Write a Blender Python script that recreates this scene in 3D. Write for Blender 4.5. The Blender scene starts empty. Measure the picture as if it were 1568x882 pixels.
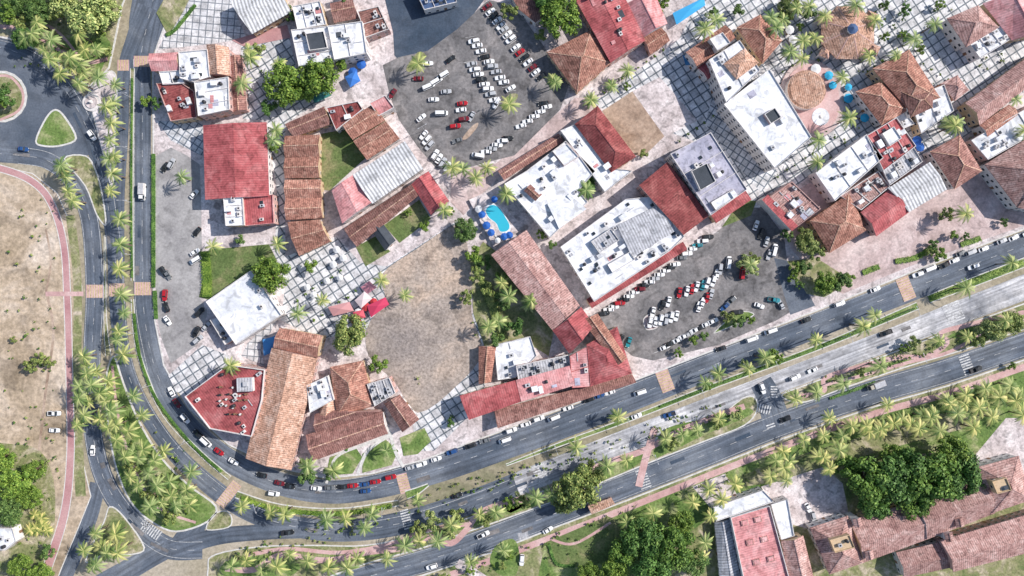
import bpy, bmesh, math, random
from mathutils import Vector
random.seed(7)
S=0.3; H=320.0
def W(x,y,h=0.0):
    f=(H-h)/H
    return ((x-784)*S*f,(441-y)*S*f)
scene=bpy.context.scene
COL=scene.collection
# ---------------------------------------------------------------- materials
MATS={}
def nt(name):
    m=bpy.data.materials.new(name); m.use_nodes=True
    t=m.node_tree; b=t.nodes['Principled BSDF']
    return m,t,b
def c4(c): return (c[0],c[1],c[2],1)
def N(t,ty,**k):
    n=t.nodes.new(ty)
    for a,v in k.items(): setattr(n,a,v)
    return n
def mat(name,stops,scale=0.1,detail=6,fine=0.25,fscale=2.0,rough=0.9,wave=0,wscale=1.0,wamt=0.25,rnd=0.0,bump=0.0,stain=0.0,dist=0.0,streak=0.0):
    m,t,b=nt(name)
    tc=N(t,'ShaderNodeTexCoord')
    co=tc.outputs['Object']
    if rnd>0:
        oi=N(t,'ShaderNodeObjectInfo'); ad=N(t,'ShaderNodeVectorMath',operation='ADD')
        mu=N(t,'ShaderNodeMath',operation='MULTIPLY'); mu.inputs[1].default_value=300
        t.links.new(oi.outputs['Random'],mu.inputs[0]); t.links.new(tc.outputs['Object'],ad.inputs[0]); t.links.new(mu.outputs[0],ad.inputs[1])
        co=ad.outputs[0]
    n1=N(t,'ShaderNodeTexNoise'); n1.inputs['Scale'].default_value=scale; n1.inputs['Detail'].default_value=detail; n1.inputs['Roughness'].default_value=0.65; n1.inputs['Distortion'].default_value=dist
    t.links.new(co,n1.inputs['Vector'])
    r=N(t,'ShaderNodeValToRGB'); cr=r.color_ramp
    n=len(stops)
    cr.elements[0].position=0.3; cr.elements[1].position=0.7
    for i in range(n-2): cr.elements.new(0.3+0.4*(i+1)/(n-1))
    for i,c in enumerate(stops): cr.elements[i].color=c4(c)
    t.links.new(n1.outputs['Fac'],r.inputs['Fac'])
    cur=r.outputs['Color']
    def mul(cur,facout,lo,hi,a=0.3,bb=0.7):
        mr=N(t,'ShaderNodeMapRange'); mr.inputs[1].default_value=a; mr.inputs[2].default_value=bb; mr.inputs[3].default_value=lo; mr.inputs[4].default_value=hi
        t.links.new(facout,mr.inputs[0])
        mx=N(t,'ShaderNodeVectorMath',operation='SCALE')
        t.links.new(cur,mx.inputs[0]); t.links.new(mr.outputs[0],mx.inputs['Scale'])
        return mx.outputs[0]
    n2=N(t,'ShaderNodeTexNoise'); n2.inputs['Scale'].default_value=fscale; n2.inputs['Detail'].default_value=4; n2.inputs['Roughness'].default_value=0.7
    t.links.new(co,n2.inputs['Vector'])
    if fine>0: cur=mul(cur,n2.outputs['Fac'],1-fine,1+fine)
    if streak>0:
        mp=N(t,'ShaderNodeMapping'); mp.inputs['Scale'].default_value=(0.025,0.75,1)
        t.links.new(tc.outputs['UV'],mp.inputs[0])
        n4=N(t,'ShaderNodeTexNoise'); n4.inputs['Scale'].default_value=1; n4.inputs['Detail'].default_value=5; n4.inputs['Roughness'].default_value=0.6
        t.links.new(mp.outputs[0],n4.inputs['Vector']); cur=mul(cur,n4.outputs['Fac'],1-streak,1+streak)
    if stain>0:
        n3=N(t,'ShaderNodeTexNoise'); n3.inputs['Scale'].default_value=scale*3.1; n3.inputs['Detail'].default_value=8; n3.inputs['Distortion'].default_value=1.0
        t.links.new(co,n3.inputs['Vector'])
        cur=mul(cur,n3.outputs['Fac'],1.0-stain,1.0,0.34,0.5)
    if wave:
        w=N(t,'ShaderNodeTexWave',bands_direction='X'); w.inputs['Scale'].default_value=wscale; w.inputs['Distortion'].default_value=0.6; w.inputs['Detail'].default_value=1
        t.links.new(tc.outputs['Object'],w.inputs['Vector'])
        cur=mul(cur,w.outputs['Fac'],1-wamt,1+wamt*0.5,0,1)
    if rnd>0:
        cur=mul(cur,oi.outputs['Random'],1-rnd,1+rnd,0,1)
    t.links.new(cur,b.inputs['Base Color'])
    b.inputs['Roughness'].default_value=rough
    b.inputs['Specular IOR Level'].default_value=0.25
    if bump>0:
        bp=N(t,'ShaderNodeBump'); bp.inputs['Strength'].default_value=bump; bp.inputs['Distance'].default_value=0.3
        t.links.new(n2.outputs['Fac'],bp.inputs['Height']); t.links.new(bp.outputs[0],b.inputs['Normal'])
    MATS[name]=m; return m
def tilemat(name,rot,c1,c2,cm,size=3.6,mortar=0.28,var=0.25):
    m,t,b=nt(name)
    tc=N(t,'ShaderNodeTexCoord'); mp=N(t,'ShaderNodeMapping'); mp.inputs['Rotation'].default_value=(0,0,math.radians(rot))
    t.links.new(tc.outputs['Object'],mp.inputs[0])
    br=N(t,'ShaderNodeTexBrick'); br.offset=0; br.squash=1
    br.inputs['Scale'].default_value=1; br.inputs['Brick Width'].default_value=size; br.inputs['Row Height'].default_value=size
    br.inputs['Mortar Size'].default_value=mortar; br.inputs['Mortar Smooth'].default_value=0.1
    br.inputs['Color1'].default_value=c4(c1); br.inputs['Color2'].default_value=c4(c2); br.inputs['Mortar'].default_value=c4(cm)
    t.links.new(mp.outputs[0],br.inputs['Vector'])
    n2=N(t,'ShaderNodeTexNoise'); n2.inputs['Scale'].default_value=0.25; n2.inputs['Detail'].default_value=9; n2.inputs['Roughness'].default_value=0.75
    t.links.new(tc.outputs['Object'],n2.inputs['Vector'])
    mr=N(t,'ShaderNodeMapRange'); mr.inputs[1].default_value=0.35; mr.inputs[2].default_value=0.6; mr.inputs[3].default_value=1-var*1.6; mr.inputs[4].default_value=1.05
    t.links.new(n2.outputs['Fac'],mr.inputs[0])
    sc=N(t,'ShaderNodeVectorMath',operation='SCALE'); t.links.new(br.outputs['Color'],sc.inputs[0]); t.links.new(mr.outputs[0],sc.inputs['Scale'])
    t.links.new(sc.outputs[0],b.inputs['Base Color']); b.inputs['Roughness'].default_value=0.85
    MATS[name]=m
def plain(name,c,rough=0.6,metal=0,objcol=False,spec=0.5):
    m,t,b=nt(name); b.inputs['Base Color'].default_value=c4(c); b.inputs['Roughness'].default_value=rough; b.inputs['Metallic'].default_value=metal
    b.inputs['Specular IOR Level'].default_value=spec
    if objcol:
        oi=N(t,'ShaderNodeObjectInfo'); t.links.new(oi.outputs['Color'],b.inputs['Base Color'])
    MATS[name]=m
mat('asphalt',[(0.07,0.092,0.125),(0.13,0.152,0.19),(0.23,0.25,0.28)],0.03,8,0.2,1.2,stain=0.2,streak=0.4,dist=0.4)
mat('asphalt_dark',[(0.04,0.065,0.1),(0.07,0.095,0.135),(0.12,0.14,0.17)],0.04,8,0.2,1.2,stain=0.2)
mat('asphalt_lot',[(0.12,0.115,0.12),(0.21,0.20,0.2),(0.35,0.32,0.31)],0.06,10,0.28,0.8,stain=0.4,dist=0.5)
mat('lot_grey',[(0.26,0.25,0.255),(0.38,0.365,0.36),(0.5,0.48,0.47)],0.05,8,0.2,0.9,stain=0.25)
mat('concrete_road',[(0.2,0.215,0.25),(0.42,0.42,0.44),(0.7,0.68,0.68)],0.035,10,0.22,0.7,stain=0.3,dist=0.8,streak=0.55)
mat('pavement',[(0.44,0.37,0.36),(0.66,0.58,0.57),(0.88,0.81,0.8)],0.09,10,0.28,1.0,stain=0.45,dist=0.4)
mat('pink_pavement',[(0.4,0.3,0.28),(0.58,0.45,0.43),(0.76,0.63,0.6)],0.08,8,0.22,1.0,stain=0.3)
mat('pink_path',[(0.42,0.2,0.21),(0.52,0.29,0.29),(0.6,0.38,0.37)],0.08,8,0.15,1.5)
mat('path_light',[(0.5,0.29,0.28),(0.62,0.4,0.38),(0.74,0.55,0.53)],0.1,8,0.15,1.5,stain=0.15)
mat('kerb',[(0.55,0.53,0.5),(0.75,0.73,0.7)],0.3,5,0.2,1.0)
mat('dirt',[(0.3,0.2,0.14),(0.46,0.34,0.26),(0.58,0.47,0.38)],0.05,12,0.3,0.7,stain=0.25,dist=0.6,bump=0.3)
mat('dirt_lot',[(0.25,0.22,0.21),(0.42,0.35,0.3),(0.6,0.45,0.34)],0.024,14,0.45,0.8,stain=0.4,dist=0.8,bump=0.5)
mat('dry_ground',[(0.28,0.21,0.13),(0.52,0.41,0.3),(0.75,0.64,0.54)],0.028,14,0.35,0.5,stain=0.35,dist=0.6,bump=0.4)
mat('verge',[(0.1,0.16,0.045),(0.27,0.27,0.13),(0.6,0.5,0.4)],0.12,12,0.4,0.9,bump=0.4,dist=0.8)
mat('grass',[(0.06,0.13,0.03),(0.17,0.25,0.07),(0.45,0.43,0.24)],0.1,12,0.4,1.1,bump=0.4,dist=0.6)
mat('lawn',[(0.08,0.13,0.04),(0.14,0.19,0.065),(0.31,0.27,0.15)],0.1,12,0.4,1.1,bump=0.4,dist=0.4)
mat('ground',[(0.16,0.17,0.09),(0.36,0.31,0.22),(0.5,0.44,0.36)],0.02,12,0.3,0.6,dist=0.5)
tilemat('plaza_tiles',-33,(0.92,0.9,0.9),(0.72,0.71,0.72),(0.2,0.23,0.26),3.9,0.32,0.35)
tilemat('plaza_tiles_fine',-57,(0.87,0.87,0.89),(0.68,0.69,0.71),(0.2,0.24,0.29),3.0,0.28,0.35)
tilemat('plaza_tiles_square',5,(0.87,0.85,0.85),(0.68,0.67,0.68),(0.25,0.27,0.3),3.2,0.24,0.35)
TC=dict(wave=1,wscale=0.33,wamt=0.26,rnd=0.18,stain=0.5,bump=0.25,dist=0.8)
mat('roof_terracotta',[(0.22,0.105,0.08),(0.42,0.2,0.15),(0.64,0.39,0.3)],0.25,12,0.36,1.2,**TC)
mat('roof_orange',[(0.38,0.21,0.145),(0.6,0.36,0.26),(0.78,0.57,0.46)],0.3,12,0.36,1.2,**TC)
mat('roof_brown',[(0.18,0.09,0.08),(0.32,0.16,0.135),(0.48,0.29,0.25)],0.25,12,0.34,1.2,**TC)
mat('roof_pinkbrown',[(0.3,0.16,0.145),(0.47,0.28,0.25),(0.66,0.47,0.43)],0.25,12,0.3,1.2,**TC)
mat('roof_red',[(0.28,0.065,0.07),(0.44,0.115,0.12),(0.6,0.24,0.235)],0.1,12,0.2,1.0,wave=1,wscale=0.3,wamt=0.18,rnd=0.12,stain=0.38,dist=1.0)
mat('roof_pink',[(0.5,0.2,0.2),(0.68,0.31,0.31),(0.82,0.5,0.49)],0.12,12,0.18,1.0,wave=1,wscale=0.3,wamt=0.14,rnd=0.06,stain=0.35,dist=1.0)
mat('roof_darkred',[(0.18,0.045,0.045),(0.3,0.08,0.078),(0.44,0.16,0.145)],0.15,12,0.25,1.0,wave=1,wscale=0.3,wamt=0.18,rnd=0.1,stain=0.42,dist=1.0)
mat('roof_white',[(0.6,0.62,0.66),(0.82,0.83,0.86),(0.95,0.95,0.96)],0.08,12,0.1,1.2,rnd=0.05,stain=0.34,dist=0.8)
mat('roof_grey',[(0.34,0.35,0.38),(0.5,0.5,0.53),(0.64,0.64,0.66)],0.15,10,0.15,1.0,wave=1,wscale=0.25,wamt=0.3,rnd=0.06,stain=0.4)
mat('roof_corrugated',[(0.5,0.5,0.51),(0.68,0.68,0.69),(0.82,0.81,0.82)],0.15,10,0.12,1.0,wave=1,wscale=0.2,wamt=0.45,rnd=0.06,stain=0.35)
mat('roof_lavender',[(0.33,0.33,0.42),(0.47,0.46,0.56),(0.6,0.58,0.67)],0.15,8,0.12,1.0,rnd=0.05,stain=0.4)
mat('roof_dark',[(0.05,0.06,0.07),(0.09,0.1,0.12)],0.2,6,0.2)
mat('roof_blue',[(0.06,0.1,0.2),(0.1,0.16,0.3)],0.2,6,0.2)
mat('wall_white',[(0.62,0.58,0.56),(0.8,0.77,0.75)],0.3,6,0.1,1.5,stain=0.2)
mat('wall_pink',[(0.5,0.3,0.27),(0.62,0.42,0.38)],0.3,6,0.1,1.5,stain=0.2)
mat('wall_ochre',[(0.55,0.4,0.24),(0.66,0.5,0.34)],0.3,6,0.1,1.5,stain=0.2)
mat('metal_grey',[(0.4,0.4,0.42),(0.6,0.6,0.62)],0.8,4,0.2,rough=0.5)
mat('bark',[(0.14,0.1,0.07),(0.26,0.2,0.15)],1.5,5,0.3)
mat('paint_white',[(0.45,0.45,0.45),(0.85,0.85,0.85)],0.4,8,0.2,stain=0.6)
mat('paint_yellow',[(0.5,0.38,0.22),(0.7,0.55,0.34)],0.4,8,0.2,stain=0.4)
plain('glass',(0.03,0.04,0.05),0.12); plain('tyre',(0.02,0.02,0.02),0.8); plain('carpaint',(1,1,1),0.3,0,True); plain('lamp_lens',(0.7,0.7,0.65),0.2); plain('tail_lens',(0.4,0.02,0.02),0.3)
plain('black_plastic',(0.03,0.03,0.035),0.5); plain('fabric',(1,1,1),0.8,0,True); plain('pool_water',(0.05,0.5,0.66),0.08); plain('wood',(0.25,0.14,0.08),0.7)
def leafmat(name,c1,c2,c3):
    m,t,b=nt(name); g=N(t,'ShaderNodeNewGeometry'); r=N(t,'ShaderNodeValToRGB'); r.color_ramp.elements.new(0.5)
    for i,c in enumerate((c1,c2,c3)): r.color_ramp.elements[i].color=c4(c)
    r.color_ramp.elements[1].position=0.5; r.color_ramp.elements[2].position=1.0
    t.links.new(g.outputs['Random Per Island'],r.inputs['Fac'])
    oi=N(t,'ShaderNodeObjectInfo'); mm=N(t,'ShaderNodeVectorMath',operation='MULTIPLY')
    t.links.new(r.outputs['Color'],mm.inputs[0]); t.links.new(oi.outputs['Color'],mm.inputs[1])
    t.links.new(mm.outputs[0],b.inputs['Base Color']); b.inputs['Roughness'].default_value=0.6; b.inputs['Specular IOR Level'].default_value=0.3
    MATS[name]=m
leafmat('leaves',(0.04,0.09,0.02),(0.09,0.17,0.04),(0.22,0.32,0.09))
leafmat('palm_leaves',(0.05,0.11,0.03),(0.2,0.28,0.09),(0.62,0.62,0.3))
# ---------------------------------------------------------------- mesh builder
class MB:
    def __init__(s): s.v=[]; s.f=[]; s.m=[]; s.ms=[]; s.uv={}
    def mi(s,n):
        if n not in s.ms: s.ms.append(n)
        return s.ms.index(n)
    def face(s,pts,mn):
        i=len(s.v); s.v+= [tuple(p) for p in pts]; s.f.append(list(range(i,i+len(pts)))); s.m.append(s.mi(mn))
    def prism(s,poly,z0,z1,mn,top=None,bottom=False):
        a=sum(poly[i][0]*poly[(i+1)%len(poly)][1]-poly[(i+1)%len(poly)][0]*poly[i][1] for i in range(len(poly)))
        if a<0: poly=poly[::-1]
        n=len(poly); i=len(s.v)
        s.v+=[(p[0],p[1],z0) for p in poly]+[(p[0],p[1],z1) for p in poly]
        for k in range(n):
            s.f.append([i+k,i+(k+1)%n,i+n+(k+1)%n,i+n+k]); s.m.append(s.mi(mn))
        s.f.append([i+n+k for k in range(n)]); s.m.append(s.mi(top or mn))
        if bottom: s.f.append([i+k for k in range(n)][::-1]); s.m.append(s.mi(mn))
    def box(s,cx,cy,z0,sx,sy,sz,mn,rot=0,top=None):
        c,d=math.cos(rot),math.sin(rot)
        P=[(cx+x*c-y*d,cy+x*d+y*c) for x,y in ((-sx/2,-sy/2),(sx/2,-sy/2),(sx/2,sy/2),(-sx/2,sy/2))]
        s.prism(P,z0,z0+sz,mn,top,True)
    def cyl(s,cx,cy,z0,r,h,mn,n=10,r2=None,top=None):
        r2=r if r2 is None else r2; i=len(s.v)
        for z,rr in ((z0,r),(z0+h,r2)):
            for k in range(n):
                a=2*math.pi*k/n; s.v.append((cx+rr*math.cos(a),cy+rr*math.sin(a),z))
        for k in range(n):
            s.f.append([i+k,i+(k+1)%n,i+n+(k+1)%n,i+n+k]); s.m.append(s.mi(mn))
        s.f.append([i+n+k for k in range(n)]); s.m.append(s.mi(top or mn))
    def mesh(s,name):
        me=bpy.data.meshes.new(name); me.from_pydata(s.v,[],s.f)
        for n in s.ms: me.materials.append(MATS[n])
        me.polygons.foreach_set('material_index',s.m)
        if s.uv:
            ul=me.uv_layers.new(name='UVMap')
            for fi,u in s.uv.items():
                ls=me.polygons[fi].loop_start
                for k,q in enumerate(u): ul.data[ls+k].uv=q
        me.update(); return me
    def obj(s,name,loc=(0,0,0),rot=0,parent=None):
        o=bpy.data.objects.new(name,s.mesh(name)); COL.objects.link(o)
        o.location=loc; o.rotation_euler=(0,0,rot); o.parent=parent; return o
def inst(name,me,x,y,z,rot,sc=(1,1,1),col=(1,1,1)):
    o=bpy.data.objects.new(name,me); COL.objects.link(o); o.location=(x,y,z); o.rotation_euler=(0,0,rot); o.scale=sc; o.color=(*col,1); return o
def smooth(pts,closed=False,n=6):
    out=[]; L=len(pts); d=len(pts[0])
    for i in range(L if closed else L-1):
        g=lambda k: pts[k%L] if closed else pts[max(0,min(L-1,k))]
        p0,p1,p2,p3=g(i-1),g(i),g(i+1),g(i+2)
        for j in range(n):
            t=j/n
            out.append(tuple(0.5*((2*p1[c])+(-p0[c]+p2[c])*t+(2*p0[c]-5*p1[c]+4*p2[c]-p3[c])*t*t+(-p0[c]+3*p1[c]-3*p2[c]+p3[c])*t**3) for c in range(d)))
    if not closed: out.append(tuple(pts[-1]))
    return out
ZC=[0.02]
def offs(P,d,closed=False):
    out=[];n=len(P)
    for i in range(n):
        a=P[(i-1)%n] if (closed or i>0) else P[i]; b=P[(i+1)%n] if (closed or i<n-1) else P[i]
        tx,ty=b[0]-a[0],b[1]-a[1]; l=math.hypot(tx,ty) or 1
        dd=d[i] if isinstance(d,list) else d
        out.append((P[i][0]-ty/l*dd,P[i][1]+tx/l*dd))
    return out
def ribbon(name,pts,w=None,mn='asphalt',z=None,base=None,edge=None,sm=True):
    """pts px (x,y[,w])"""
    if len(pts[0])==2: pts=[(p[0],p[1],w) for p in pts]
    P=smooth(pts) if sm else pts
    X=[W(p[0],p[1]) for p in P]; D=[p[2]*S/2 for p in P]
    if z is None:
        ZC[0]+=0.004; z=ZC[0]
    A=offs(X,D); B=offs(X,[-q for q in D]); b=MB()
    zb=z-0.12 if base is None else base
    u=pts[0][0]*1.7
    for i in range(len(X)-1):
        L=math.hypot(X[i+1][0]-X[i][0],X[i+1][1]-X[i][1])
        b.uv[len(b.f)]=[(u,-D[i]),(u+L,-D[i+1]),(u+L,D[i+1]),(u,D[i])]; u+=L
        b.face([(*B[i],z),(*B[i+1],z),(*A[i+1],z),(*A[i],z)],mn)
        if base is not None:
            b.face([(*B[i],zb),(*B[i+1],zb),(*B[i+1],z),(*B[i],z)],'kerb'); b.face([(*A[i+1],zb),(*A[i],zb),(*A[i],z),(*A[i+1],z)],'kerb')
    if edge:
        A2=offs(X,[q-edge for q in D]); B2=offs(X,[-q+edge for q in D])
        for i in range(len(X)-1):
            b.face([(*A2[i],z+.004),(*A2[i+1],z+.004),(*A[i+1],z+.004),(*A[i],z+.004)],'kerb')
            b.face([(*B[i],z+.004),(*B[i+1],z+.004),(*B2[i+1],z+.004),(*B2[i],z+.004)],'kerb')
    return b.obj(name)
def sheet(name,pts,mn,z,sm=False,kerb=0,base=None):
    P=smooth(pts,True,4) if sm else pts
    X=[W(p[0],p[1]) for p in P]
    a=sum(X[i][0]*X[(i+1)%len(X)][1]-X[(i+1)%len(X)][0]*X[i][1] for i in range(len(X)))
    if a<0: X=X[::-1]
    b=MB()
    if base is not None: b.prism(X,base,z,'kerb',mn)
    else: b.face([(x,y,z) for x,y in X],mn)
    if kerb:
        I=offs(X,kerb,True); n=len(X)
        for i in range(n):
            j=(i+1)%n; b.face([(*X[i],z+.004),(*X[j],z+.004),(*I[j],z+.004),(*I[i],z+.004)],'kerb')
    return b.obj(name)
LZ=[0.15]
def over(name,pts,mn,sm=False,kerb=0):
    LZ[0]+=0.004
    return sheet(name,pts,mn,LZ[0],sm,kerb)
# ---------------------------------------------------------------- ground
b=MB(); b.face([(-2500,-2500,0),(2500,-2500,0),(2500,2500,0),(-2500,2500,0)],'ground'); b.obj('ground')
sheet('road',[(-60,55),(20,70),(70,90),(110,130),(140,160),(150,225),(120,250),(60,250),(-60,245)],'asphalt',0.012)
Rout=[(-60,232,26),(30,238,26),(75,247,26),(112,278,28),(137,335,28),(145,440,28),(142,520,28),(139,600,26),(145,680,28),(165,745,30),(205,800,32),(255,838,34),(310,842,28)]
ribbon('road',Rout)
ribbon('road',[(255,838,34),(215,862,32),(150,900,36)])
ribbon('road',[(150,740,24),(138,790,24),(118,840,24),(90,900,26)])
Rnw=[(-60,60,28),(20,78,28),(70,105,28),(105,145,26),(135,200,26),(155,260,24),(168,330,22),(177,400,24),(179,450,25),(188,540,24),(212,610,24),(255,678,26),(308,732,28),(372,778,30),(450,806,32),(540,812,34),(640,795,36),(740,762,36),(800,738,36)]
ribbon('road',Rnw)
ribbon('road',[(300,760,14),(300,800,34),(275,835,30)])
ribbon('road',[(260,842,30),(330,822,26),(400,815,24),(470,812,24)])
Rin=[(232,-60,70),(238,-20,66),(225,40,56),(216,90,32),(218,150,27),(218,300,26),(218,400,27),(221,480,28),(238,565,30),(276,638,32),(340,698,34),(420,738,34),(500,753,36),(580,744,38),(680,715,42),(780,680,42),(880,643,42),(980,603,42),(1100,556,40),(1200,518,38),(1290,483,38),(1400,440,38),(1568,375,40),(1680,330,40)]
ribbon('road',Rin)
ribbon('road',[(225,10,30),(205,60,24),(190,110,20),(187,200,20),(182,300,18),(180,400,22)])
Rmid=[(790,742,36),(860,715,36),(960,675,36),(1100,620,34),(1200,582,33),(1350,525,33),(1460,482,36),(1568,440,38),(1680,395,38)]
ribbon('road',Rmid,mn='concrete_road')
Rs=[(440,920,34),(560,884,34),(660,856,36),(740,828,36),(840,790,38),(960,743,38),(1080,696,38),(1200,648,38),(1340,600,38),(1450,568,38),(1568,528,38),(1680,490,38)]
ribbon('road',Rs)
ribbon('road',[(1165,585,34),(1178,610,38),(1192,655,44)])
ribbon('road',[(800,815,16),(806,850,16),(800,900,18)],mn='concrete_road')
md1=[(203,105,7),(202,200,6),(202,330,5),(203,430,5)]
ribbon('median',md1,mn='verge',z=0.16,base=0,edge=0.35)
md2=[(203,458,5),(208,520,6),(222,570,7),(252,635,7),(308,695,8),(352,732,8)]
ribbon('median',md2,mn='verge',z=0.16,base=0,edge=0.35)
md3=[(362,757,12),(430,778,13),(520,784,13),(610,770,10)]
ribbon('median',md3,mn='verge',z=0.16,base=0,edge=0.5)
ribbon('median',[(622,758,14),(638,752,12),(656,742,5)],mn='grass',z=0.16,base=0,edge=0.5)
md4=[(775,712,4),(850,683,7),(960,643,8),(1100,588,9),(1250,533,9),(1405,468,12)]
ribbon('median',md4,mn='grass',z=0.16,base=0,edge=0.4)
md5=[(1422,458,13),(1500,428,15),(1568,402,15),(1680,360,15)]
ribbon('median',md5,mn='grass',z=0.16,base=0,edge=0.4)
M2=[(330,848),(400,836),(480,834),(560,834),(640,818),(700,798),(780,770),(860,740),(940,707),(1010,680),(1090,645),(1135,610),(1156,608),(1160,628),(1140,652),(1080,676),(1000,707),(900,748),(830,775),(760,800),(690,824),(640,842),(560,864),(480,892),(330,940),(318,870)]
sheet('wide_median',M2,'verge',0.16,True,0.6,0)
M3=[(1197,603),(1235,588),(1340,549),(1450,507),(1568,464),(1680,425),(1680,465),(1568,505),(1480,535),(1380,565),(1290,596),(1235,616),(1207,614)]
sheet('wide_median',M3,'verge',0.16,True,0.6,0)
for p in [[(1015,660),(1060,645),(1100,640),(1140,625),(1150,635),(1080,665),(1030,690),(1000,700)],[(860,745),(930,715),(985,695),(970,715),(900,742)],[(1240,598),(1290,578),(1340,560),(1400,550),(1340,572),(1300,588)],[(660,818),(700,805),(770,780),(810,770),(760,795),(690,815)],[(780,775),(850,748),(900,735),(850,760),(790,785)],[(480,850),(560,845),(620,835),(560,855)],[(345,860),(420,850),(460,870),(400,900),(340,900)],[(1450,515),(1520,490),(1580,470),(1580,490),(1500,515)]]:
    sheet('lawn',p,'grass',0.166,True)
ribbon('path',[(345,870),(390,872),(430,850),(500,858),(560,846),(620,838),(660,822),(690,832),(715,810),(735,785),(780,768),(830,760),(870,735),(930,708),(985,690),(1040,660),(1100,636),(1140,622)],w=9,mn='path_light',z=0.174)
ribbon('path',[(380,850),(440,840),(520,846),(600,832),(650,812),(720,802)],w=6,mn='path_light',z=0.178)
ribbon('path',[(1003,655),(992,690),(985,715),(978,745)],w=11,mn='path_light',z=0.182)
ribbon('path',[(1210,608),(1260,600),(1262,580),(1300,566),(1370,548),(1420,545),(1450,525),(1440,510),(1480,498),(1568,478)],w=7,mn='path_light',z=0.174)
ribbon('path',[(1260,590),(1320,575),(1390,555),(1450,540),(1510,510),(1600,480)],w=5,mn='path_light',z=0.178)
sheet('grass_island',[(165,560),(176,545),(190,585),(212,640),(248,700),(290,742),(332,775),(318,800),(270,815),(232,800),(200,770),(178,720),(166,660),(160,600)],'grass',0.15,True,0.8,0)
sheet('grass_island',[(330,785),(348,782),(356,795),(350,808),(318,812),(318,800)],'verge',0.15,True,0.5,0)
sheet('grass_island',[(158,800),(168,775),(190,790),(222,838),(200,850),(160,850),(130,860)],'verge',0.15,True,0.6,0)
ribbon('path',[(172,560),(182,640),(205,715),(240,775),(300,800)],w=4,mn='path_light',z=0.158)
ribbon('median',[(161,360,3),(161,480,5),(166,545,9)],mn='verge',z=0.15,base=0,edge=0.3)
sheet('grass_island',[(98,243),(132,238),(148,262),(158,300),(163,345),(148,330),(130,285)],'verge',0.15,True,0.6,0)
sheet('grass_island',[(54,216),(70,180),(85,167),(100,178),(118,212),(95,224),(68,225)],'grass',0.15,True,0.8,0)
sheet('grass_island',[(2+40*math.cos(a*0.35),148+40*math.sin(a*0.35)) for a in range(18)],'verge',0.15,False,1.2,0)
ribbon('path',[(-30,122),(10,116),(30,132),(36,150),(28,170),(0,184)],w=4,mn='path_light',z=0.158)
sheet('median',[(135,140),(150,120),(172,108),(180,130),(177,200),(173,290),(160,245),(146,190)],'pavement',0.15,True,0.5,0)
sheet('grass_island',[(-60,-60),(215,-60),(188,10),(176,70),(168,105),(140,135),(110,118),(75,85),(20,62),(-60,45)],'verge',0.15,False,0.8,0)
for p in [[(100,60),(150,50),(170,70),(150,90),(110,85)],[(0,10),(60,0),(60,30),(20,45)],[(130,100),(160,92),(150,115),(135,120)]]: sheet('lawn',p,'grass',0.156,True)
ribbon('path',[(-20,40),(40,45),(80,70),(130,95),(165,90)],w=6,mn='path_light',z=0.162)
ribbon('path',[(30,-20),(45,20),(90,50),(120,85)],w=4,mn='path_light',z=0.166)
sheet('dry_field',[(-400,252),(0,254),(50,265),(88,295),(112,350),(126,440),(124,520),(122,600),(126,700),(140,760),(120,810),(95,870),(60,960),(-400,960)],'dry_ground',0.12,False,0.4,0)
ribbon('verge',[(108,330,14),(119,440,13),(117,600,14),(120,690,16),(124,760,16)],mn='verge',z=0.128)
sheet('lawn',[(-60,700),(20,680),(70,700),(85,780),(60,882),(-60,900)],'verge',0.124,True)
ribbon('bike_path',[(-60,250,12),(0,258,12),(48,277,12),(78,310,12),(97,370,12),(103,450,12),(107,600,12),(108,700,13),(98,790,14),(68,882,16),(50,930,16)],mn='pink_path',z=0.134,edge=0.4)
ribbon('path',[(70,450),(128,450)],w=7,mn='path_light',z=0.14)
ribbon('path',[(72,450),(82,510),(70,600),(60,690)],w=4,mn='dirt',z=0.132)
ribbon('path',[(70,450),(78,400),(70,350)],w=3,mn='dirt',z=0.136)
blk=[(282,-60),(262,10),(240,70),(233,95),(234,235),(234,480),(250,560),(288,625),(350,682),(430,718),(500,733),(570,726),(650,705),(760,664),(860,627),(960,588),(1080,542),(1190,500),(1280,465),(1390,420),(1568,352),(1700,300),(1700,-60)]
sheet('city_block_pavement',blk,'pavement',0.15,False,0.7,0)
sth=[(640,882),(700,862),(760,842),(850,806),(960,765),(1080,718),(1200,670),(1340,621),(1450,590),(1568,550),(1700,505),(1700,1000),(560,1000),(590,900)]
sheet('south_verge',sth,'verge',0.15,False,0.7,0)
sheet('lawn',[(1060,735),(1200,680),(1350,630),(1568,565),(1600,560),(1600,650),(1500,690),(1300,700),(1190,740),(1090,790),(940,900),(820,900),(835,830),(930,785)],'grass',0.156)
sheet('lawn',[(1100,745),(1200,705),(1350,660),(1500,620),(1490,650),(1350,690),(1200,735)],'verge',0.160,True)
ribbon('path',[(690,880),(760,855),(860,817),(960,778),(1080,730),(1200,683),(1340,633),(1450,603),(1568,562),(1680,525)],w=10,mn='path_light',z=0.166)
sheet('lawn',[(836,830),(930,790),(955,800),(950,850),(900,868),(840,868)],'lawn',0.170)
ribbon('path',[(845,826),(880,832),(935,800)],w=4,mn='path_light',z=0.175)
sheet('driveway',[(1165,745),(1260,715),(1290,740),(1300,790),(1240,810),(1200,800)],'pavement',0.174)
sheet('driveway',[(1490,700),(1540,640),(1620,640),(1620,720),(1500,740)],'pavement',0.174)
sheet('driveway',[(1060,745),(1110,725),(1130,760),(1090,780)],'pavement',0.178)
ribbon('path',[(700,862),(730,880),(760,900)],w=14,mn='pavement',z=0.182)
sheet('lawn',[(760,835),(785,825),(795,845),(790,880),(765,880),(750,860)],'grass',0.186,True)
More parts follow.
